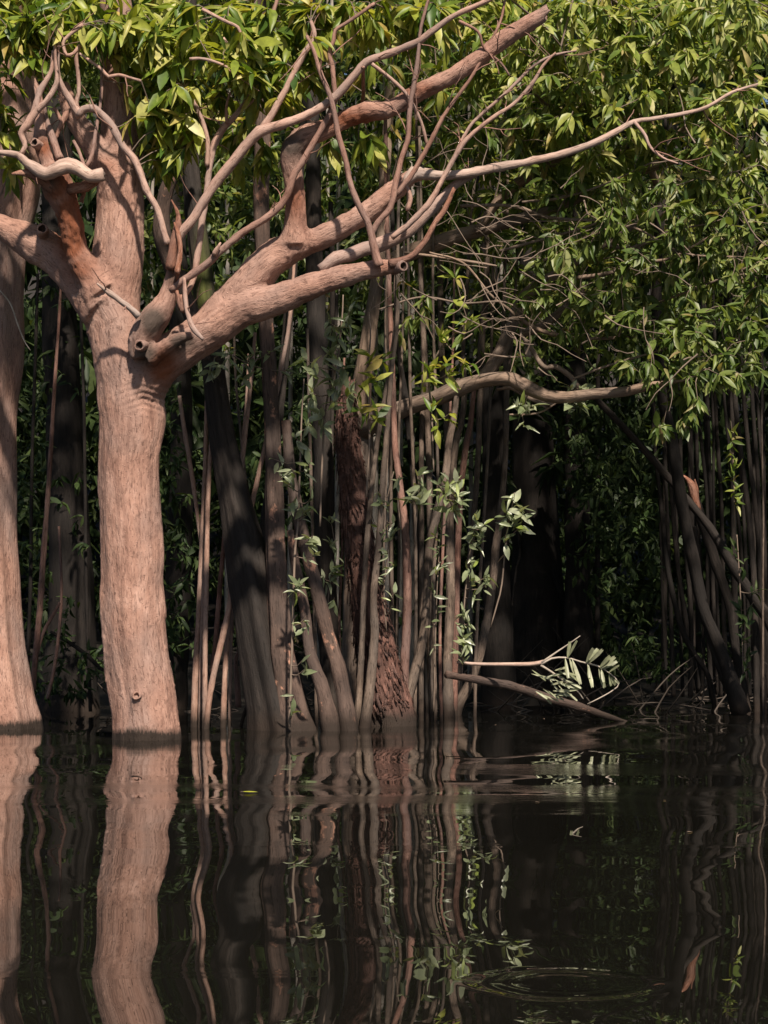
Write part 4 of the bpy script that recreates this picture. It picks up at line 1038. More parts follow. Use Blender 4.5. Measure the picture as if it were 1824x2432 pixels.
# broken trunk with shaggy red bark
YF = 20.6
b = P(920, 1722, YF); b.z = 0
fl = thing('shaggy_stump', 'tall broken dead trunk covered in shaggy flaking red bark', 'dead tree', b)
pF, rF = px([(925, 1724, 128), (905, 1620, 104), (885, 1500, 84), (865, 1380, 74), (850, 1260, 66), (838, 1150, 61), (826, 1050, 54), (823, 960, 38), (826, 925, 26)], YF, 20.8, True)
G = Geo()
path, rr = G.tube(pF, rF, segs=26, lump=0.10, flute=0.06, nfl=6, seed=4, broken=0.15)
add_part(fl, 'trunk', G.mesh('trunk', M_FLAKY, fl.location))
T, U, W_ = frames(path)
fv, fq, fb = [], [], []
for k in range(1900):
    i = int(3 + (len(path) - 5) * RNG.uniform(0, 1) ** 1.25)
    a = RNG.uniform(math.pi * 0, math.pi * 2)
    rad = U[i] * math.cos(a) + W_[i] * math.sin(a)
    if rad[1] > 0.25: continue
    side = np.cross(T[i], rad)
    h, w = 0.04 + 0.26 * RNG.uniform() ** 2.5, RNG.uniform(0.008, 0.034)
    c = path[i] + rad * rr[i] * 0.98 + T[i] * RNG.uniform(-0.08, 0.08)
    lift, tw = 0.004 + 0.05 * RNG.uniform() ** 2, RNG.normal(scale=0.18)
    ax = T[i] + side * tw
    n0 = len(fv)
    th = rad * 0.006
    for s_, e_, lf in ((-1, 0, 0.0), (1, 0, 0.0), (1, 1, lift * 0.4), (-1, 1, lift * 0.4), (0.7, 2, lift), (-0.5, 2, lift)):
        q = c + side * w * s_ * 0.5 - ax * h * (e_ * 0.5 - 0.5) + rad * (lf + 0.006)
        fv.append(q); fv.append(q - th)
        fb.append((a, e_ * 0.1, k * 0.1)); fb.append((a, e_ * 0.1, k * 0.1 + 0.02))
    o = n0
    fq += [(o, o + 2, o + 4, o + 6), (o + 6, o + 4, o + 8, o + 10), (o + 1, o + 7, o + 5, o + 3), (o + 7, o + 11, o + 9, o + 5), (o + 2, o + 3, o + 5, o + 4), (o, o + 6, o + 7, o + 1), (o + 4, o + 5, o + 9, o + 8), (o + 6, o + 10, o + 11, o + 7), (o + 8, o + 9, o + 11, o + 10), (o, o + 1, o + 3, o + 2)]
me = mesh_np('bark_flakes', np.array(fv) - np.array(fl.location), fq, None, M_FLAKY, False, {'bark_co': ('FLOAT_VECTOR', np.array(fb))})
add_part(fl, 'bark_flakes', me, 'stuff')

# ------------------------------------------------------------------ poles: slender trunks standing in the water
PG = 'slender trunks standing in the flooded margin'
def pole(label, pts, Y=None, Y2=None, mat=M_POLE, segs=10, fork=None, lump=0.08, name='slender_tree', below=True, flute=0.03):
    Y = Y or shore(pts[0][1])
    parts = [(pts, Y, Y2 or Y + 0.4, mat, 'trunk', segs, flute, below)]
    if fork: parts.append((fork, Y + 0.2, Y + 0.3, mat, 'branch', 8, 0.0, False))
    return tree(name, label, 'tree', parts, PG)
# pink stems beside the forked tree
pole('pink stem nearest the forked tree, thick knobbly foot, rising straight', [(463, 1727, 22), (464, 1620, 17), (473, 1453, 14), (480, 1286, 13), (487, 1120, 11), (490, 1000, 10), (494, 862, 9)], 20.2, 20.2, M_STEM)
pole('pink stem second from the forked tree, close beside the first', [(487, 1730, 15), (487, 1553, 12), (490, 1386, 12), (494, 1186, 11), (501, 1053, 10), (507, 860, 8)], 19.9, 20.1, M_STEM)
pole('long pink stem leaning right from the stem foot up behind the forked limb', [(490, 1728, 15), (497, 1660, 14), (510, 1590, 15), (528, 1515, 16), (550, 1420, 14), (577, 1303, 13), (601, 1186, 12), (627, 1070, 11), (657, 933, 11), (673, 850, 10), (688, 760, 10), (700, 610, 7), (706, 570, 5)], 19.85, 20.2, M_STEM)
pole('pink stem standing right of the crossing stem, straight and nearly upright', [(530, 1727, 15), (535, 1586, 13), (543, 1486, 12), (550, 1353, 11), (560, 1220, 10), (577, 1086, 10), (597, 900, 9), (606, 790, 8)], 20.15, 20.4, M_STEM)
pole('short pink stem snapped off to a point halfway up', [(505, 1600, 12), (511, 1536, 12), (523, 1386, 11), (532, 1286, 10), (534, 1225, 8), (535, 1195, 2)], 20.3, 20.3, M_POLE_R, below=False)
pole('thin brown stem leaning left into the pair of pink stems', [(478, 1300, 8), (472, 1250, 9), (457, 1136, 11), (443, 1053, 11), (433, 990, 10), (426, 940, 9)], 20.3, 20.2, M_STEM, below=False)
# the clump in the middle
pole('grey pole in front of the shaggy stump, thin and gently curving up', [(847, 1727, 17), (857, 1586, 15), (865, 1386, 13), (877, 1220, 13), (893, 1070, 12), (910, 967, 11), (930, 850, 10), (940, 750, 9), (938, 687, 8), (941, 640, 7)], 20.2, 20.4, M_POLE)
pole('grey and pink pole bowed in front of the shaggy stump foot', [(866, 1728, 28), (880, 1620, 24), (890, 1503, 21), (887, 1420, 18), (900, 1286, 16), (910, 1136, 15), (917, 1050, 13), (930, 883, 11), (943, 767, 10), (945, 560, 8), (950, 380, 7)], 20.1, 20.4, M_POLE)
pole('narrow grey pole rising behind the bowed pole', [(932, 1712, 12), (930, 1453, 11), (928, 1186, 10), (926, 1050, 10), (922, 900, 9), (921, 700, 8)], 21.6, 21.8, M_POLE)
pole('red-brown pole with a peeling lower trunk right of the shaggy stump', [(957, 1721, 23), (961, 1586, 21), (966, 1486, 21), (967, 1386, 20), (962, 1253, 18), (950, 1153, 16), (938, 1053, 15), (932, 870, 13), (925, 700, 12), (918, 480, 11), (915, 250, 9)], 20.8, 21.2, M_POLE_R)
pole('dark pole leaning left in the heart of the pole clump', [(1010, 1705, 18), (1000, 1450, 16), (988, 1250, 15), (980, 1100, 16), (963, 950, 18), (950, 853, 13), (940, 700, 12), (930, 480, 10)], 22.0, 22.2, M_DARK)
pole('thin pole left of the tallest paired poles', [(1000, 1706, 13), (1001, 1286, 12), (1001, 1053, 12), (1007, 867, 12), (1002, 733, 12), (997, 617, 10), (993, 450, 9), (985, 200, 7)], 21.8, 21.9, M_POLE)
pole('brown speckled pole, right one of the tallest paired poles', [(1022, 1707, 15), (1022, 1386, 15), (1020, 1186, 15), (1017, 1053, 14), (1012, 933, 14), (1008, 820, 13), (1002, 700, 12), (1000, 560, 10), (995, 300, 8)], 22.1, 22.2, M_POLE)
pole('crooked pole with ragged bark bending right above its kink', [(958, 1713, 28), (973, 1636, 25), (997, 1553, 22), (1010, 1470, 20), (1015, 1386, 18), (1020, 1293, 19), (1037, 1220, 21), (1057, 1136, 19), (1066, 1053, 17), (1078, 990, 15), (1090, 900, 13)], 21.2, 21.4, M_POLE)
pole('stout straight brown pole at the centre of the clump', [(1066, 1700, 28), (1063, 1586, 22), (1067, 1486, 23), (1070, 1386, 22), (1068, 1286, 20), (1070, 1186, 18), (1083, 1053, 15), (1094, 1010, 14), (1103, 933, 13), (1100, 833, 10), (1107, 733, 9), (1113, 617, 8), (1125, 450, 7), (1150, 250, 6)], 22.6, 22.8, M_POLE)
pole('reddish pole hugging the right side of the stout centre pole', [(1079, 1696, 16), (1081, 1553, 15), (1084, 1453, 15), (1087, 1320, 15), (1091, 1220, 15), (1097, 1136, 15), (1108, 1053, 15), (1118, 1000, 13), (1127, 915, 11)], 22.9, 23.0, M_POLE_R)
pole('tall pole that thickens at a joint level with the arching limb', [(1090, 1692, 14), (1096, 1500, 13), (1110, 1386, 13), (1123, 1253, 14), (1131, 1153, 14), (1137, 1053, 14), (1138, 983, 14), (1141, 917, 16), (1143, 817, 17), (1150, 750, 15), (1155, 667, 13), (1160, 480, 10), (1170, 300, 9), (1178, 60, 8)], 23.6, 23.7, M_POLE)
pole('outermost pole of the clump, curving right from the fallen log to a fork', [(1083, 1698, 27), (1092, 1668, 25), (1117, 1620, 23), (1140, 1553, 22), (1157, 1470, 20), (1172, 1370, 18), (1177, 1303, 20), (1187, 1236, 18), (1197, 1136, 14), (1202, 1053, 13), (1203, 967, 14), (1204, 885, 14), (1196, 833, 11), (1197, 717, 9), (1200, 617, 8), (1206, 450, 7), (1200, 250, 6)], 23.1, 23.2, M_POLE, fork=[(1206, 900, 11), (1213, 830, 10), (1217, 783, 8), (1223, 700, 7), (1230, 600, 5)])
pole('brown pole with a bent middle left of the mossless arching limb joint', [(1078, 1690, 16), (1072, 1300, 15), (1068, 1150, 15), (1063, 1033, 16), (1058, 950, 18), (1050, 867, 15), (1047, 750, 14), (1045, 633, 14), (1040, 480, 12), (1035, 200, 9)], 24.2, 24.0, M_POLE)
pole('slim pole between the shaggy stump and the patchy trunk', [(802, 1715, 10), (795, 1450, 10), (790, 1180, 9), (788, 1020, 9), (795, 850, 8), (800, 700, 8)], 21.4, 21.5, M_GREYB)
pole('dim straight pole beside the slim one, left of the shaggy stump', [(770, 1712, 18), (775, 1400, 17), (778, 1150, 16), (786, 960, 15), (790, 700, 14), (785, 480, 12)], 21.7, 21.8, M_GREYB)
for lab, pts, Y, m in [
    ('wiry grey stem between the shaggy stump and the narrow grey pole', [(905, 1715, 7), (908, 1450, 7), (915, 1200, 6), (922, 980, 6), (915, 760, 5), (925, 560, 5)], 20.9, M_POLE),
    ('wiry stem just left of the red-brown peeling pole', [(945, 1716, 8), (943, 1500, 8), (948, 1300, 7), (946, 1080, 7), (955, 820, 6), (960, 560, 5)], 21.1, M_POLE),
    ('straight grey stem right of the red-brown peeling pole', [(985, 1712, 9), (988, 1450, 9), (985, 1200, 8), (975, 950, 8), (970, 650, 7), (968, 400, 6)], 21.3, M_POLE),
    ('thin stem crossing behind the crooked ragged pole', [(1035, 1708, 9), (1030, 1400, 9), (1040, 1180, 8), (1035, 950, 8), (1028, 700, 7), (1032, 450, 6)], 21.5, M_POLE),
    ('thin reddish stem between the crooked pole and the stout centre pole', [(1048, 1706, 9), (1045, 1500, 8), (1052, 1300, 8), (1062, 1100, 7), (1075, 850, 6), (1080, 600, 5)], 21.6, M_POLE_R),
    ('thin stem standing left of the outermost curving pole', [(1128, 1692, 9), (1132, 1500, 9), (1145, 1300, 8), (1160, 1050, 8), (1168, 800, 7), (1172, 560, 6)], 22.8, M_POLE),
    ('thin dark stem left of the slim pole by the patchy trunk', [(752, 1722, 9), (748, 1500, 9), (742, 1250, 8), (735, 1000, 8), (730, 780, 7)], 20.9, M_POLE),
    ('wiry leaning stem between the patchy trunk roots and the shaggy stump', [(812, 1720, 7), (806, 1500, 7), (812, 1280, 6), (808, 1060, 6), (818, 850, 5)], 21.0, M_POLE_R),
    ('straight thin stem in the dim gap left of the patchy trunk', [(590, 1722, 8), (592, 1450, 8), (588, 1200, 7), (560, 900, 7), (555, 650, 6)], 21.2, M_POLE),
    ('pink hanging stem just left of the long leaning pink stem', [(474, 1726, 9), (478, 1550, 8), (484, 1350, 8), (492, 1150, 7), (512, 960, 6), (516, 850, 5)], 20.1, M_STEM),
    ('thin pink stem between the straight pink stem and the mossy trunk', [(545, 1724, 8), (548, 1560, 8), (556, 1380, 7), (566, 1180, 7), (584, 960, 6), (590, 840, 5)], 20.3, M_STEM)]:
    pole(lab, pts, Y, Y + 0.2, m, segs=7)
# right-hand cluster
pole('thin bowed stem leftmost of the dark poles near the right bank', [(1690, 1640, 14), (1676, 1594, 12), (1637, 1533, 13), (1615, 1479, 14), (1586, 1352, 12), (1571, 1207, 10), (1557, 1081, 9), (1546, 936, 8), (1540, 800, 7)], 26.0, 25.5, M_DARK)
pole('long bare pole leaning steeply from the right edge up to the arching limb', [(1880, 1590, 34), (1830, 1480, 30), (1795, 1425, 28), (1741, 1345, 24), (1687, 1255, 20), (1597, 1146, 18), (1506, 1041, 16), (1423, 954, 14), (1380, 900, 12)], 24.0, 23.5, M_GREYB)
pole('leaning snapped trunk with a pale orange broken top', [(1765, 1640, 24), (1750, 1560, 22), (1734, 1443, 23), (1705, 1352, 25), (1676, 1262, 26), (1654, 1197, 25), (1640, 1150, 18)], 24.6, 24.4, M_DARK)
snap = bpy.data.objects[[o.name for o in bpy.data.objects if o.get('label', '').startswith('leaning snapped trunk')][0]]
limb(snap, [(1660, 1215, 14), (1652, 1190, 20), (1643, 1155, 20), (1634, 1140, 12), (1621, 1128, 3)], 24.2, 24.15, M_RUST, 'broken_top', 9, None, 0.05, False, 0.12, 2.0)
limb(snap, [(1656, 1190, 10), (1654, 1160, 9), (1650, 1138, 3)], 24.2, 24.15, M_RUST, 'splinter', 7, None, 0.05, False, 0.1, 2.0)
pole('brown pole with a vine of small leaves beside the right edge', [(1797, 1660, 16), (1795, 1500, 15), (1788, 1334, 15), (1774, 1190, 15), (1759, 1081, 14), (1745, 936, 12), (1738, 820, 11), (1730, 640, 10)], 24.2, 24.0, M_GREYB)
pole('slightly thinner brown pole right beside the vine-hung pole', [(1810, 1660, 13), (1803, 1334, 11), (1792, 1190, 12), (1781, 1099, 11), (1767, 954, 11), (1757, 800, 10), (1750, 600, 9)], 24.6, 24.4, M_GREYB)
pole('dim pole second from the right edge', [(1815, 1660, 12), (1806, 1300, 11), (1799, 1117, 10), (1788, 972, 10), (1780, 800, 9)], 25.2, 25.0, M_DARK)
pole('hair-thin stem along the right edge', [(1812, 1660, 6), (1812, 1370, 5), (1813, 1226, 5), (1809, 1000, 5), (1812, 860, 4)], 23.5, 23.5, M_POLE)
for k, (lab, pts, Y) in enumerate([
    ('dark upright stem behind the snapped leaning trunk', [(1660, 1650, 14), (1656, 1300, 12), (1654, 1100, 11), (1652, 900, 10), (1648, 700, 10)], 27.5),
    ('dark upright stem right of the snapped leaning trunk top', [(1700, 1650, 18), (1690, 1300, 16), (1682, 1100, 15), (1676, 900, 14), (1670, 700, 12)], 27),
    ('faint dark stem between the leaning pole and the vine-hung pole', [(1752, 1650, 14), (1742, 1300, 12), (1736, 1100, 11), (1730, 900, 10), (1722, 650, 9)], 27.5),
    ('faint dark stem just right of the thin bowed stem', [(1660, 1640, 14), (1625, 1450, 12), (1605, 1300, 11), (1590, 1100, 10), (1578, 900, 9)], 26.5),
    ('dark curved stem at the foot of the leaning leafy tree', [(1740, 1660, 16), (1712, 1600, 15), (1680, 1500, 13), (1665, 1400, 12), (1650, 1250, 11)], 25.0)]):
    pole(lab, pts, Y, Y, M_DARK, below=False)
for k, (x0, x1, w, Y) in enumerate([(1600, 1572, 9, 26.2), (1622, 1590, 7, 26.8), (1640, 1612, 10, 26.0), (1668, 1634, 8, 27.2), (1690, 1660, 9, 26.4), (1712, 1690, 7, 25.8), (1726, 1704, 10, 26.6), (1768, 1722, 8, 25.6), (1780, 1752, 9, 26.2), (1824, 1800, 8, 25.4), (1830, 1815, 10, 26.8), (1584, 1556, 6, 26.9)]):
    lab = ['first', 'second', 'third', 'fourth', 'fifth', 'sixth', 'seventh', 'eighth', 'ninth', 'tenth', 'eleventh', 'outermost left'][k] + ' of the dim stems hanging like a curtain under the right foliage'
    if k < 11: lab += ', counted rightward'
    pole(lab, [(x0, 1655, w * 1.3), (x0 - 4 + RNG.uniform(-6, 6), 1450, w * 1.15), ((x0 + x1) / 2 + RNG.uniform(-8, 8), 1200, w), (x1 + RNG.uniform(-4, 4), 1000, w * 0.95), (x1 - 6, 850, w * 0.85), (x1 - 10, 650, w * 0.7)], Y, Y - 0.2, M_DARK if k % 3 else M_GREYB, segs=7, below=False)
# thick dark trunks in the gloom
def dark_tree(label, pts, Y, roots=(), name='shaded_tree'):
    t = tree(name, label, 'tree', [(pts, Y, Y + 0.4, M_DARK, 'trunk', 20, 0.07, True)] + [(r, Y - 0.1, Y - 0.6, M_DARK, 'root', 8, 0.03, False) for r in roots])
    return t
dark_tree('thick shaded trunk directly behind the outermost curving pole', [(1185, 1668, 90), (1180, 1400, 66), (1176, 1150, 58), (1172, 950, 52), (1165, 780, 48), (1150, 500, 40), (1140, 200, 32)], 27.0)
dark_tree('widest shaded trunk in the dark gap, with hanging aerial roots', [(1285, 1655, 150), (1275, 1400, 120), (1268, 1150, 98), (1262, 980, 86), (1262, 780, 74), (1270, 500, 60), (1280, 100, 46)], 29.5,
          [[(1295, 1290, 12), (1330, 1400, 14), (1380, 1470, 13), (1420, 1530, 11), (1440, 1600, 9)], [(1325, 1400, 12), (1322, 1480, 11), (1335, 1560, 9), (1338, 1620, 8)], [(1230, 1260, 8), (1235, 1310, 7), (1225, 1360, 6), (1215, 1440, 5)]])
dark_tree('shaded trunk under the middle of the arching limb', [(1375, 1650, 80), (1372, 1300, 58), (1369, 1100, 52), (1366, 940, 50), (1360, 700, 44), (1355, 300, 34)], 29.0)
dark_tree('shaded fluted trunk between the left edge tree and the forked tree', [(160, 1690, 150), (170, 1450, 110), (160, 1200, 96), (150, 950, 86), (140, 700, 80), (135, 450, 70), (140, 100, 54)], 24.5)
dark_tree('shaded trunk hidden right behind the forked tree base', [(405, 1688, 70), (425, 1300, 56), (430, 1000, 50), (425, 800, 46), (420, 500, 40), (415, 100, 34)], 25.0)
for lab, pts, Y, m in [
    ('reddish dead stalk rising beside the flared left trunk', [(78, 1640, 14), (84, 1560, 14), (95, 1440, 15), (103, 1320, 14), (112, 1200, 12), (120, 1080, 11), (128, 940, 9), (140, 760, 7), (146, 650, 6)], 21.5, M_POLE_R),
    ('thin reddish stalk leaning right beside the flared left trunk', [(84, 1570, 8), (100, 1510, 9), (120, 1470, 9), (142, 1432, 7)], 21.7, M_POLE_R),
    ('dim stalk in the gap left of the forked tree', [(112, 1660, 9), (128, 1590, 9), (140, 1500, 8), (146, 1400, 7), (140, 1250, 6)], 22.5, M_POLE_R),
    ('thin dark stalk near the shaded fluted trunk', [(60, 1690, 10), (72, 1400, 9), (76, 1100, 8), (84, 850, 8), (90, 650, 7)], 23.5, M_DARK),
    ('fallen stalk lying low behind the forked tree', [(245, 1595, 10), (205, 1555, 10), (170, 1530, 9), (120, 1500, 7)], 23.0, M_DARK),
    ('dim thin stalk in front of the shaded fluted trunk', [(215, 1690, 9), (205, 1400, 8), (200, 1000, 8), (190, 700, 7)], 23.2, M_DARK),
    ('low stick curving out of the water under the patchy trunk', [(572, 1728, 8), (582, 1690, 9), (600, 1660, 9), (625, 1630, 8)], 20.1, M_GREYB),
    ('small red stub of a stem at the foot of the pink stems', [(566, 1680, 14), (563, 1620, 13), (560, 1570, 10), (566, 1545, 6)], 20.6, M_POLE_R),
    ('thin reddish stub behind the small red stub', [(585, 1700, 6), (586, 1620, 6), (582, 1560, 4)], 20.7, M_POLE_R)]:
    t = tree('dead_stalk', lab, 'stalk', [(pts, Y, Y, m, 'stalk', 8, 0.02, False)])
# pale thin trunks far back in the thicket, seen through the branches
PALE = ['beside the vertical elbow limb, left of a pair', 'just right of the elbow limb', 'left of the thickest pale trunk behind the elbow limb', 'thickest of its kind, behind the elbow limb', 'behind the long curving red branch', 'behind the bleached branch start', 'left of the bleached branch start', 'in the gap left of the elbow limb', 'above the dead bleached twigs', 'behind the long bleached branch middle', 'left of the hanging leaf bunches at right', 'between the hanging leaf bunches at right', 'near the right edge among leaves', 'closest to the right edge', 'behind the vertical limb foot', 'between the long straight branch and the patchy trunk', 'right beside the forked tree upper trunk', 'behind the end of the bleached branch']
for k, (x0, x1, y0, y1, w, Y) in enumerate([(775, 778, 700, 250, 9, 27), (803, 797, 700, 230, 10, 26), (890, 888, 650, 200, 14, 25.5), (920, 915, 700, 100, 16, 24.5), (952, 948, 680, 280, 9, 28), (1003, 1000, 620, 300, 8, 28), (980, 975, 600, 330, 9, 29), (760, 752, 650, 300, 12, 29), (1120, 1112, 560, 200, 8, 28), (1190, 1196, 520, 230, 7, 28.5), (1580, 1586, 760, 420, 10, 28), (1640, 1632, 760, 300, 12, 28), (1740, 1748, 740, 350, 11, 27), (1790, 1795, 740, 300, 9, 28), (690, 684, 620, 260, 9, 28), (540, 545, 560, 260, 10, 27), (360, 365, 620, 300, 8, 26), (1420, 1424, 700, 350, 9, 29)]):
    tree('pale_sapling', 'pale thin far-off trunk ' + PALE[k], 'tree', [([(x0 + (x0 - x1) * 1.5 * RNG.uniform(-1, 1), 1640, w * 1.5), (x0, y0 + 300, w * 1.15), (x0, y0, w), ((x0 + x1) / 2 + RNG.uniform(-5, 5), (y0 + y1) / 2, w), (x1, y1, w * 0.9), (x1 + RNG.uniform(-20, 20), y1 - 350, w * 0.7)], Y, Y, M_PALE if x0 < 1300 else M_GREYB, 'trunk', 8, 0.02, False)], 'pale thin trunks far back in the thicket')  # trunks at right get darker bark in place of the shade on them

# ------------------------------------------------------------------ leafy shoots and vines on the poles
def shoot(label, stem, Y, sprays, L=0.15, mat=M_LEAF_G, n=(4, 7), w=None, droop=0.25, name='leafy_shoot', twigmat=M_TWIG):
    b = P(stem[0][0], stem[0][1], Y)
    t = thing(name, label, 'shoot', b, 'leafy shoots among the poles')
    p, r = px(stem, Y, Y)
    G = Geo()
    path, _ = G.tube(p, r, segs=6, lump=0.0, step=0.08)
    ends, dirs = [], []
    for s in sprays:
        yy = Y - (s[3] if len(s) > 3 else 0.12)
        c = np.array(tuple(P(s[0], s[1], yy)))
        j = int(np.argmin(((path - c) ** 2).sum(1) + 0.02 * (path[:, 2] > c[2])))
        a = path[j]
        mid = (a + c) / 2 + np.array([0, 0, -0.03])
        if np.linalg.norm(a - c) > 0.02:
            G.tube([tuple(a), tuple(mid), tuple(c)], [0.006, 0.005, 0.003], segs=5, lump=0, step=0.05, cap=False)
        ends.append(c)
        d = c - mid; d[2] += 0.05
        dirs.append(d)
    add_part(t, 'stem', G.mesh('stem', twigmat, t.location))
    pos, le, dr, ups = [], [], [], []
    for c, d, s in zip(ends, dirs, sprays):
        k = s[2] if len(s) > 2 and s[2] else int(RNG.integers(n[0], n[1] + 1))
        if k > 2: k = int(k * 1.4)
        d = d / (np.linalg.norm(d) + 1e-9)
        for q in range(k):
            v = RNG.normal(size=3); v[1] -= 0.2; v /= np.linalg.norm(v)
            dd = d * 0.4 + v * 0.9; dd[2] += RNG.uniform(-droop * 2, droop * 0.7)
            pos.append(c - d * RNG.uniform(0, 0.12)); dr.append(dd)
            u = RNG.normal(scale=0.55, size=3); u[2] += 0.8; u[1] -= 0.75
            ups.append(u); le.append(L * RNG.uniform(0.75, 1.4))
    pos = np.array(pos)
    leaf_objects(t, pos, leaf_frames(np.array(dr), np.array(ups)), np.array(le), None, mat)
    return t
shoot('slender leafy vine climbing in front of the patchy trunk', [(687, 1727, 7), (695, 1486, 6), (700, 1320, 6), (708, 1236, 5), (712, 1120, 5), (716, 1000, 4), (722, 900, 3)], 19.2,
      [(690, 1110, 4), (735, 1100, 5), (690, 1145, 4), (695, 1190, 5), (720, 1215, 4), (738, 1185, 5), (745, 1272, 6), (748, 1318, 5), (712, 1385, 6), (700, 1400, 3), (728, 1462, 3), (705, 1490, 3), (718, 1568, 2), (722, 1590, 2), (698, 1650, 2), (695, 1690, 2), (650, 1090, 3), (700, 1030, 4), (735, 1000, 4)], L=0.125)
shoot('sapling with long leaves arching under the lower forked limb', [(760, 1250, 5), (765, 1100, 5), (775, 960, 5), (800, 860, 5), (812, 760, 4), (815, 700, 3)], 19.6,
      [(780, 760, 6), (830, 740, 6), (800, 800, 5), (775, 830, 5), (820, 870, 7), (790, 900, 6), (740, 880, 5), (735, 930, 5), (760, 970, 6), (800, 950, 6), (840, 930, 5), (770, 1000, 4), (720, 850, 3)], L=0.16, droop=0.4)
shoot('sapling bearing pale new leaves left of the thin grey pole', [(870, 1180, 5), (878, 1020, 5), (872, 900, 5), (880, 800, 4), (876, 740, 3)], 19.7,
      [(880, 845, 6), (895, 890, 5), (860, 900, 4), (915, 845, 4), (880, 960, 5), (845, 960, 4), (900, 985, 3), (905, 640, 3), (965, 660, 3)], L=0.16, mat=M_LEAF)
shoot('leafy shoot twisting up in front of the speckled paired poles', [(1030, 1120, 4), (1025, 980, 5), (1020, 900, 5), (1045, 830, 5), (1085, 790, 4), (1110, 760, 3)], 20.4,
      [(1045, 790, 5), (1105, 780, 6), (1060, 860, 6), (1118, 865, 6), (1075, 880, 5), (1020, 880, 5), (1005, 905, 4), (1115, 745, 4), (1078, 640, 4), (1075, 710, 4), (1025, 960, 4), (1070, 980, 4), (1040, 1010, 3)], L=0.16, mat=M_LEAF)
shoot('shoot with big pale leaves above the kinked pole', [(985, 1290, 4), (990, 1220, 4), (995, 1170, 4), (990, 1120, 3)], 20.6,
      [(990, 1120, 3), (1000, 1150, 5), (975, 1175, 5), (985, 1185, 4)], L=0.16)
shoot('bushy shoot sprouting from the top of the kinked pole', [(1063, 1180, 5), (1075, 1160, 5), (1090, 1150, 3)], 20.7,
      [(1065, 1140, 5), (1085, 1145, 6), (1090, 1175, 6), (1055, 1165, 4), (1100, 1190, 5), (1040, 1150, 4), (1088, 1215, 4)], L=0.15)
shoot('leafy shoot hanging down between the stout pole and the curving pole', [(1098, 1600, 3), (1100, 1480, 4), (1108, 1380, 4), (1120, 1280, 4), (1135, 1220, 3)], 20.5,
      [(1130, 1230, 5), (1150, 1245, 6), (1125, 1255, 5), (1140, 1275, 5), (1115, 1290, 3), (1130, 1330, 3), (1110, 1330, 3), (1125, 1380, 4), (1105, 1450, 7), (1115, 1475, 7), (1100, 1500, 6), (1112, 1525, 5), (1095, 1540, 4), (1100, 1565, 2), (1130, 1410, 3), (1155, 1370, 5), (1165, 1385, 3)], L=0.12)
shoot('thin upright shoot with a whorl of leaves at the dark gap', [(1165, 1490, 3), (1182, 1430, 4), (1192, 1386, 4), (1203, 1270, 4), (1215, 1210, 4), (1222, 1170, 3)], 20.8,
      [(1222, 1172, 4), (1240, 1225, 6), (1245, 1205, 5), (1225, 1240, 5), (1200, 1215, 5), (1200, 1270, 3), (1235, 1250, 4)], L=0.15)
shoot('leafy sprig at the far side of the arching limb middle', [(1365, 935, 4), (1368, 915, 3)], 20.9, [(1350, 915, 5), (1380, 915, 5), (1375, 940, 5), (1360, 950, 4)], L=0.16)
shoot('sprig of pale leaves hanging below the arching limb', [(1240, 985, 3), (1250, 950, 3), (1255, 925, 3)], 21.0, [(1240, 955, 5), (1265, 960, 5), (1245, 1000, 3), (1230, 970, 3)], L=0.15)
shoot('small-leaved vine climbing beside the vine-hung pole', [(1745, 1250, 3), (1742, 1120, 3), (1738, 1020, 3), (1735, 1000, 2)], 23.4, [(1735, 1010, 4), (1738, 1040, 5), (1735, 1070, 5), (1740, 1100, 5), (1742, 1130, 5), (1745, 1160, 5), (1750, 1180, 3)], L=0.12, mat=M_LEAF_R)
shoot('low vine with dull leaves on the leaning pole at the right edge', [(1765, 1600, 3), (1760, 1450, 3), (1755, 1350, 3), (1750, 1270, 3)], 23.0, [(1750, 1290, 4), (1770, 1330, 4), (1740, 1310, 3), (1760, 1440, 5), (1770, 1470, 5), (1790, 1430, 4), (1765, 1510, 4), (1780, 1550, 4), (1800, 1400, 4), (1775, 1580, 3)], L=0.13, mat=M_LEAF_D)
o = shoot('single pale pink dead leaf hanging beside the whorled shoot', [(1203, 1290, 2), (1201, 1280, 2)], 22.25, [(1201, 1292, 1, 0.02)], L=0.12, mat=M_DEADLEAF, name='hanging_leaf')
shoot('young shoots growing behind the pink stems', [(497, 900, 3), (510, 850, 3), (540, 840, 3), (580, 860, 3)], 19.9, [(540, 835, 4), (585, 850, 4), (520, 860, 4), (610, 830, 4), (575, 890, 3), (500, 870, 5), (650, 830, 4), (680, 880, 3)], L=0.15)

shoot('slim vine with small leaves climbing left of the red-brown peeling pole', [(918, 1500, 3), (912, 1400, 3), (922, 1300, 3), (918, 1200, 3), (935, 1120, 2)], 20.3,
      [(905, 1195, 3), (925, 1190, 3), (940, 1235, 4), (915, 1245, 3), (938, 1262, 4), (920, 1300, 3), (935, 1340, 4), (910, 1375, 3), (940, 1405, 3), (930, 1440, 2), (895, 1165, 3), (890, 1240, 2), (950, 1130, 3)], L=0.11)
shoot('slim vine with small leaves climbing between the crooked pole and the stout pole', [(1030, 1690, 3), (1033, 1560, 3), (1038, 1400, 3), (1045, 1280, 3), (1050, 1230, 2)], 20.9,
      [(1048, 1250, 3), (1030, 1265, 3), (1042, 1300, 4), (1050, 1330, 3), (1035, 1350, 3), (1028, 1400, 3), (1040, 1440, 2), (1030, 1530, 2), (1025, 1475, 2)], L=0.11)
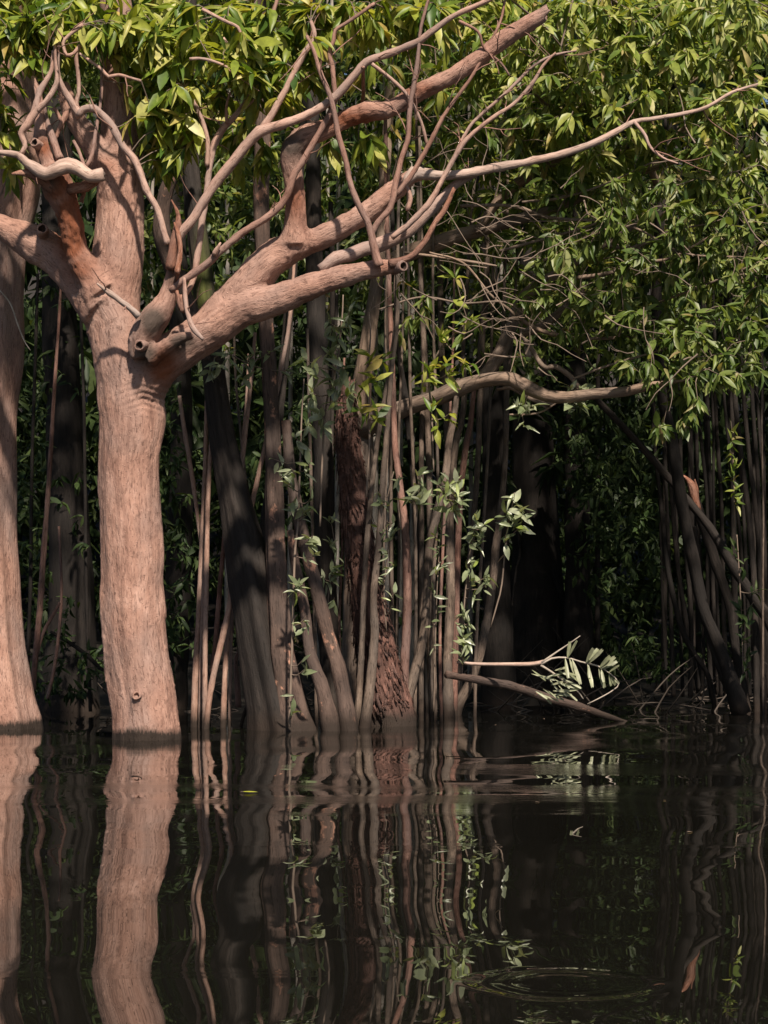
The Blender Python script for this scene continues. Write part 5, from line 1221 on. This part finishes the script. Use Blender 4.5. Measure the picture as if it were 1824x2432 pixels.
shoot('shoot with narrow leaves spreading low in front of the slim pole', [(775, 1480, 3), (782, 1400, 3), (790, 1360, 3), (798, 1300, 2)], 20.6,
      [(790, 1355, 6), (765, 1365, 4), (812, 1350, 4), (800, 1305, 3), (795, 1420, 3), (785, 1225, 3), (780, 1290, 3)], L=0.12)

# ------------------------------------------------------------------ fallen log, dead stick, palm frond, floating leaf
YG = 22.2
b = P(1380, 1680, 22.0); b.z = 0
t = thing('fallen_log', 'dark fallen log slanting into the water right of the poles', 'log', b)
limb(t, [(1060, 1602, 18), (1120, 1612, 19), (1214, 1630, 21), (1297, 1657, 22), (1379, 1680, 21), (1434, 1699, 17), (1478, 1712, 9), (1510, 1722, 4)], 20.4, 21.7, M_PATCHY, 'log', 14, None, 0.05, False, 0.08, 3.0)
b = P(1180, 1577, 20.5)
t = thing('dead_stick', 'pale dead stick lying level above the fallen log', 'stick', b)
limb(t, [(1085, 1573, 6), (1130, 1577, 8), (1200, 1578, 9), (1260, 1577, 10), (1292, 1572, 11), (1300, 1568, 5)], 20.6, 20.4, M_BLEACH, 'stick', 8, None, 0.02, False, 0.06, 1.0)

def frond(root, rach, Y, leaflets, name='palm_frond'):
    p, r = px(rach, Y, Y)
    G = Geo(); G.tube(p, r, segs=6, lump=0, step=0.05)
    add_part(root, 'stalk', G.mesh('stalk', M_TWIG_PALE, root.location))
    for (x0, y0, x1, y1, wd) in leaflets:
        a, c = P(x0, y0, Y - 0.01), P(x1, y1, Y + RNG.uniform(-0.15, 0.05))
        ax = (c - a); Ln = ax.length; ax.normalize()
        up_ = Vector((RNG.normal(scale=0.3), -1, RNG.normal(scale=0.3) + 0.4))
        sd = up_.cross(ax).normalized(); nn = ax.cross(sd)
        W = wd / F * Y / 2
        V = []
        for s_, w_ in ((0, 0.12), (0.3, 0.75), (0.7, 1.0), (0.95, 0.75)):
            for e in (-1, 0, 1):
                V.append(tuple(a + ax * Ln * s_ + sd * W * w_ * e + nn * (W * 0.25 * abs(e) - 0.06 * Ln * s_ * s_) - root.location))
        V.append(tuple(a + ax * Ln * 1.0 + sd * W * 0.5 - nn * 0.06 * Ln - root.location))
        V.append(tuple(a + ax * Ln * 1.02 - sd * W * 0.4 - nn * 0.06 * Ln - root.location))
        Q = []
        for i in range(3):
            q = 3 * i
            Q += [(q, q + 1, q + 4, q + 3), (q + 1, q + 2, q + 5, q + 4)]
        add_part(root, 'leaflet', mesh_np('leaflet', V, Q, [(9, 10, 13), (10, 11, 12)], M_FROND, False))
b = P(1290, 1575, 20.4)
t = thing('palm_frond', 'broken palm frond with pale leaflets drooping over the fallen log', 'palm frond', b)
frond(t, [(1286, 1578, 6), (1310, 1564, 5), (1345, 1562, 4), (1380, 1572, 4), (1420, 1582, 4), (1445, 1597, 3), (1470, 1622, 3), (1455, 1640, 3), (1420, 1660, 3), (1395, 1672, 2)], 20.35,
      [(1347, 1562, 1354, 1524, 9), (1350, 1562, 1369, 1521, 10), (1392, 1574, 1408, 1540, 10), (1394, 1575, 1420, 1540, 11), (1397, 1576, 1430, 1543, 10), (1424, 1586, 1448, 1558, 10), (1426, 1588, 1460, 1560, 11), (1430, 1590, 1466, 1570, 10), (1445, 1598, 1469, 1580, 9),
       (1342, 1563, 1350, 1610, 9), (1358, 1565, 1380, 1625, 11), (1352, 1564, 1365, 1600, 8), (1395, 1578, 1408, 1632, 10), (1398, 1580, 1400, 1610, 8), (1422, 1588, 1436, 1634, 10), (1428, 1590, 1434, 1620, 8), (1446, 1602, 1452, 1630, 8), (1450, 1606, 1462, 1628, 8), (1460, 1614, 1469, 1622, 7)])
p, r = px([(1286, 1574, 6), (1320, 1550, 4), (1350, 1530, 3), (1378, 1510, 2)], 20.35)
G = Geo(); G.tube(p, r, segs=6, lump=0, step=0.06); add_part(t, 'stalk', G.mesh('stalk', M_TWIG_PALE, t.location))
b = P(1300, 1600, 20.6)
t = thing('crushed_frond', 'tangle of crushed palm leaflets hanging behind the fallen log', 'palm frond', b)
lf = []
for k in range(26):
    x, y = RNG.uniform(1262, 1345), RNG.uniform(1588, 1650)
    a = RNG.uniform(-0.9, 1.2)
    l_ = RNG.uniform(28, 62)
    lf.append((x, y, x + l_ * math.cos(a), y + l_ * 0.55 * math.sin(a) + 8, RNG.uniform(4, 8)))
frond(t, [(1284, 1580, 6), (1310, 1596, 5), (1340, 1618, 4), (1370, 1640, 3), (1385, 1660, 3)], 20.6, lf)

Yf = shore(1884)
c = P(595, 1884, Yf); c.z = 0.006
t = thing('floating_leaf', 'yellow-green leaf floating flat on the open water', 'leaf', c)
o = add_part(t, 'blade', leaf_unit(M_FLOAT, 1.2, 0.25))
o.scale = (0.092, 0.26, 0.06); o.rotation_euler = (0, 0, math.radians(4)); o.location = (-0.046, 0, 0.004)
p = np.array([(-0.062, 0.004, 0.001), (-0.05, 0.002, 0.004), (-0.044, 0, 0.004)])
G = Geo(); G.tube(p, [0.0012, 0.0013, 0.0015], segs=5, lump=0, step=0.01); add_part(t, 'stalk', G.mesh('stalk', M_TWIG, (0, 0, 0)))

for k, (x, y) in enumerate([(1270, 1906), (1578, 1902), (1350, 1885), (1180, 1722), (1290, 1707), (1632, 1977)]):
    Yp = shore(y)
    c = P(x, y, Yp); c.z = 0.004
    t = thing('floating_petal', 'tiny pale scrap floating on the dark water ' + ['below the palm frond reflection', 'below the far-right dark stems', 'just right of the frond reflection top', 'at the foot of the outermost pole', 'beside the sunken end of the fallen log', 'lowest and furthest right'][k], 'petal', c, 'pale scraps floating on the water')
    o = add_part(t, 'scrap', leaf_unit(M_DEADLEAF, 1.25, 0.5)); o.scale = (0.03, 0.05, 0.03); o.rotation_euler = (0, 0, k * 1.3)

# ------------------------------------------------------------------ undergrowth, litter of sticks on the bank, far forest
def leaf_cloud(name, label, pts, L, mat, hi=False, droop=0.5, n=(7, 11), kind='stuff', cat='undergrowth', spread=0.9):
    C = np.asarray(pts)
    D = RNG.normal(size=C.shape); D[:, 2] -= 0.1
    pos, R, le, W = rosettes(C, D, n, L, droop, spread=spread, stem=0.2)
    o = link(name, leaves_mesh(name, pos, R, le, W, mat, (0, 0, 0), hi))
    o['kind'] = kind; o['label'] = label; o['category'] = cat
    return o
under = region_points([(1440, 1030, 110, 90, 70, 24.5, 28), (1460, 1180, 110, 110, 100, 25, 29), (1470, 1330, 110, 110, 80, 26, 30), (1370, 1010, 50, 60, 14, 26, 29), (1560, 1540, 130, 60, 60, 26, 31), (1460, 1580, 120, 40, 40, 28, 32),
    (110, 800, 90, 200, 50, 23.5, 26), (110, 1300, 90, 250, 60, 23, 26), (150, 1580, 110, 80, 40, 22.5, 25), (400, 1350, 60, 260, 60, 22.5, 25), (400, 1050, 40, 150, 30, 22, 25),
    (640, 1000, 150, 180, 40, 22, 25), (900, 900, 250, 150, 70, 23, 26), (700, 1350, 120, 200, 14, 22.5, 25), (1000, 1300, 150, 250, 8, 25, 27), (1700, 1300, 120, 250, 10, 27, 30)])
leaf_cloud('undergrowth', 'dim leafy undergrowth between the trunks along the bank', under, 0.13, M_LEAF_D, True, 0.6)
mid = region_points([(560, 480, 120, 120, 60, 20.5, 23), (500, 700, 60, 120, 26, 20.5, 23), (760, 420, 150, 130, 70, 22.5, 26), (960, 350, 150, 130, 70, 22.5, 26), (1000, 600, 180, 140, 90, 23, 26.5), (1120, 450, 140, 130, 70, 22.8, 26), (760, 680, 140, 80, 40, 22, 25),
    (1350, 500, 200, 150, 120, 23, 26), (1600, 550, 220, 160, 150, 23, 26), (1450, 750, 250, 130, 140, 23.5, 26.5), (1700, 780, 150, 120, 70, 23.5, 26), (860, 150, 220, 130, 90, 21.5, 25), (420, 420, 120, 150, 60, 21, 24), (360, 620, 60, 120, 30, 21, 24), (150, 300, 160, 150, 50, 21.5, 24), (250, 120, 220, 100, 50, 20.5, 23), (1250, 780, 120, 120, 50, 23.5, 26), (1600, 60, 330, 110, 170, 22.5, 26), (1050, 40, 300, 80, 110, 22, 25.5), (400, 20, 420, 60, 90, 21, 24), (1080, 180, 160, 90, 70, 22, 25), (180, 160, 180, 80, 60, 20.5, 23)])
leaf_cloud('thicket', 'mass of leaves filling the thicket behind the limbs', mid, 0.15, M_LEAF_A, False, 0.5, cat='thicket')
far = []
while len(far) < 10000:
    x, y, z = RNG.uniform(-17, 17), RNG.uniform(25.5, 46), RNG.uniform(0.2, 18)
    lo = 3.6 + 2.2 * mnoise.noise(Vector((x * 0.4, y * 0.3, 0))) - 0.1 * (y - 28)
    if z < lo and (y < 31.5 or RNG.uniform() > 0.5): continue
    far.append((x, y, z))
low = []
for _ in range(5200):
    x, y = RNG.uniform(-10, 11), RNG.uniform(32.5, 42)
    low.append((x, y, max(0, ground_z(x, y)) + RNG.uniform(0.1, 5.5)))
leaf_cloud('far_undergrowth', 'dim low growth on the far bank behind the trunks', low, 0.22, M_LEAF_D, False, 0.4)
for _ in range(700): far.append((RNG.uniform(4, 13), RNG.uniform(38, 48), RNG.uniform(8, 17)))
for _ in range(1600): far.append((RNG.uniform(-13, 13), RNG.uniform(40, 48), RNG.uniform(8, 18)))
k = 0
while k < 1000:       # unseen leaves added past the right edge to keep that side dark
    x, y, z = RNG.uniform(3.5, 15), RNG.uniform(18.5, 30), RNG.uniform(2.0, 12)
    if x > 0.1898 * y + 0.7 + 0.12 * max(0, z - 6):
        far.append((x, y, z)); k += 1
leaf_cloud('far_forest', 'dense shaded forest canopy closing the view behind everything, plus unseen shading leaves added at right', far, 0.42, M_LEAF_D, False, 0.4, n=(8, 12), cat='forest')
G = Geo()
for k in range(170):
    x, y = RNG.uniform(-6, 6.5), RNG.uniform(24.0, 32)
    z = max(0.0, ground_z(x, y)) + 0.02
    a, e, l_ = RNG.uniform(0, 6.28), RNG.uniform(-0.1, 0.9), RNG.uniform(0.3, 1.4)
    d = np.array([math.cos(a) * math.cos(e), math.sin(a) * math.cos(e), math.sin(e)])
    c = np.array([x, y, z])
    G.tube([tuple(c - d * 0.1), tuple(c + d * l_ * 0.5 + RNG.normal(scale=0.05, size=3)), tuple(c + d * l_)], [0.012, 0.009, 0.003], segs=5, lump=0, step=0.15, cap=False)
o = link('debris', G.mesh('debris', M_LITTER)); o['kind'] = 'stuff'; o['label'] = 'dead sticks littering the dark bank'; o['category'] = 'debris'
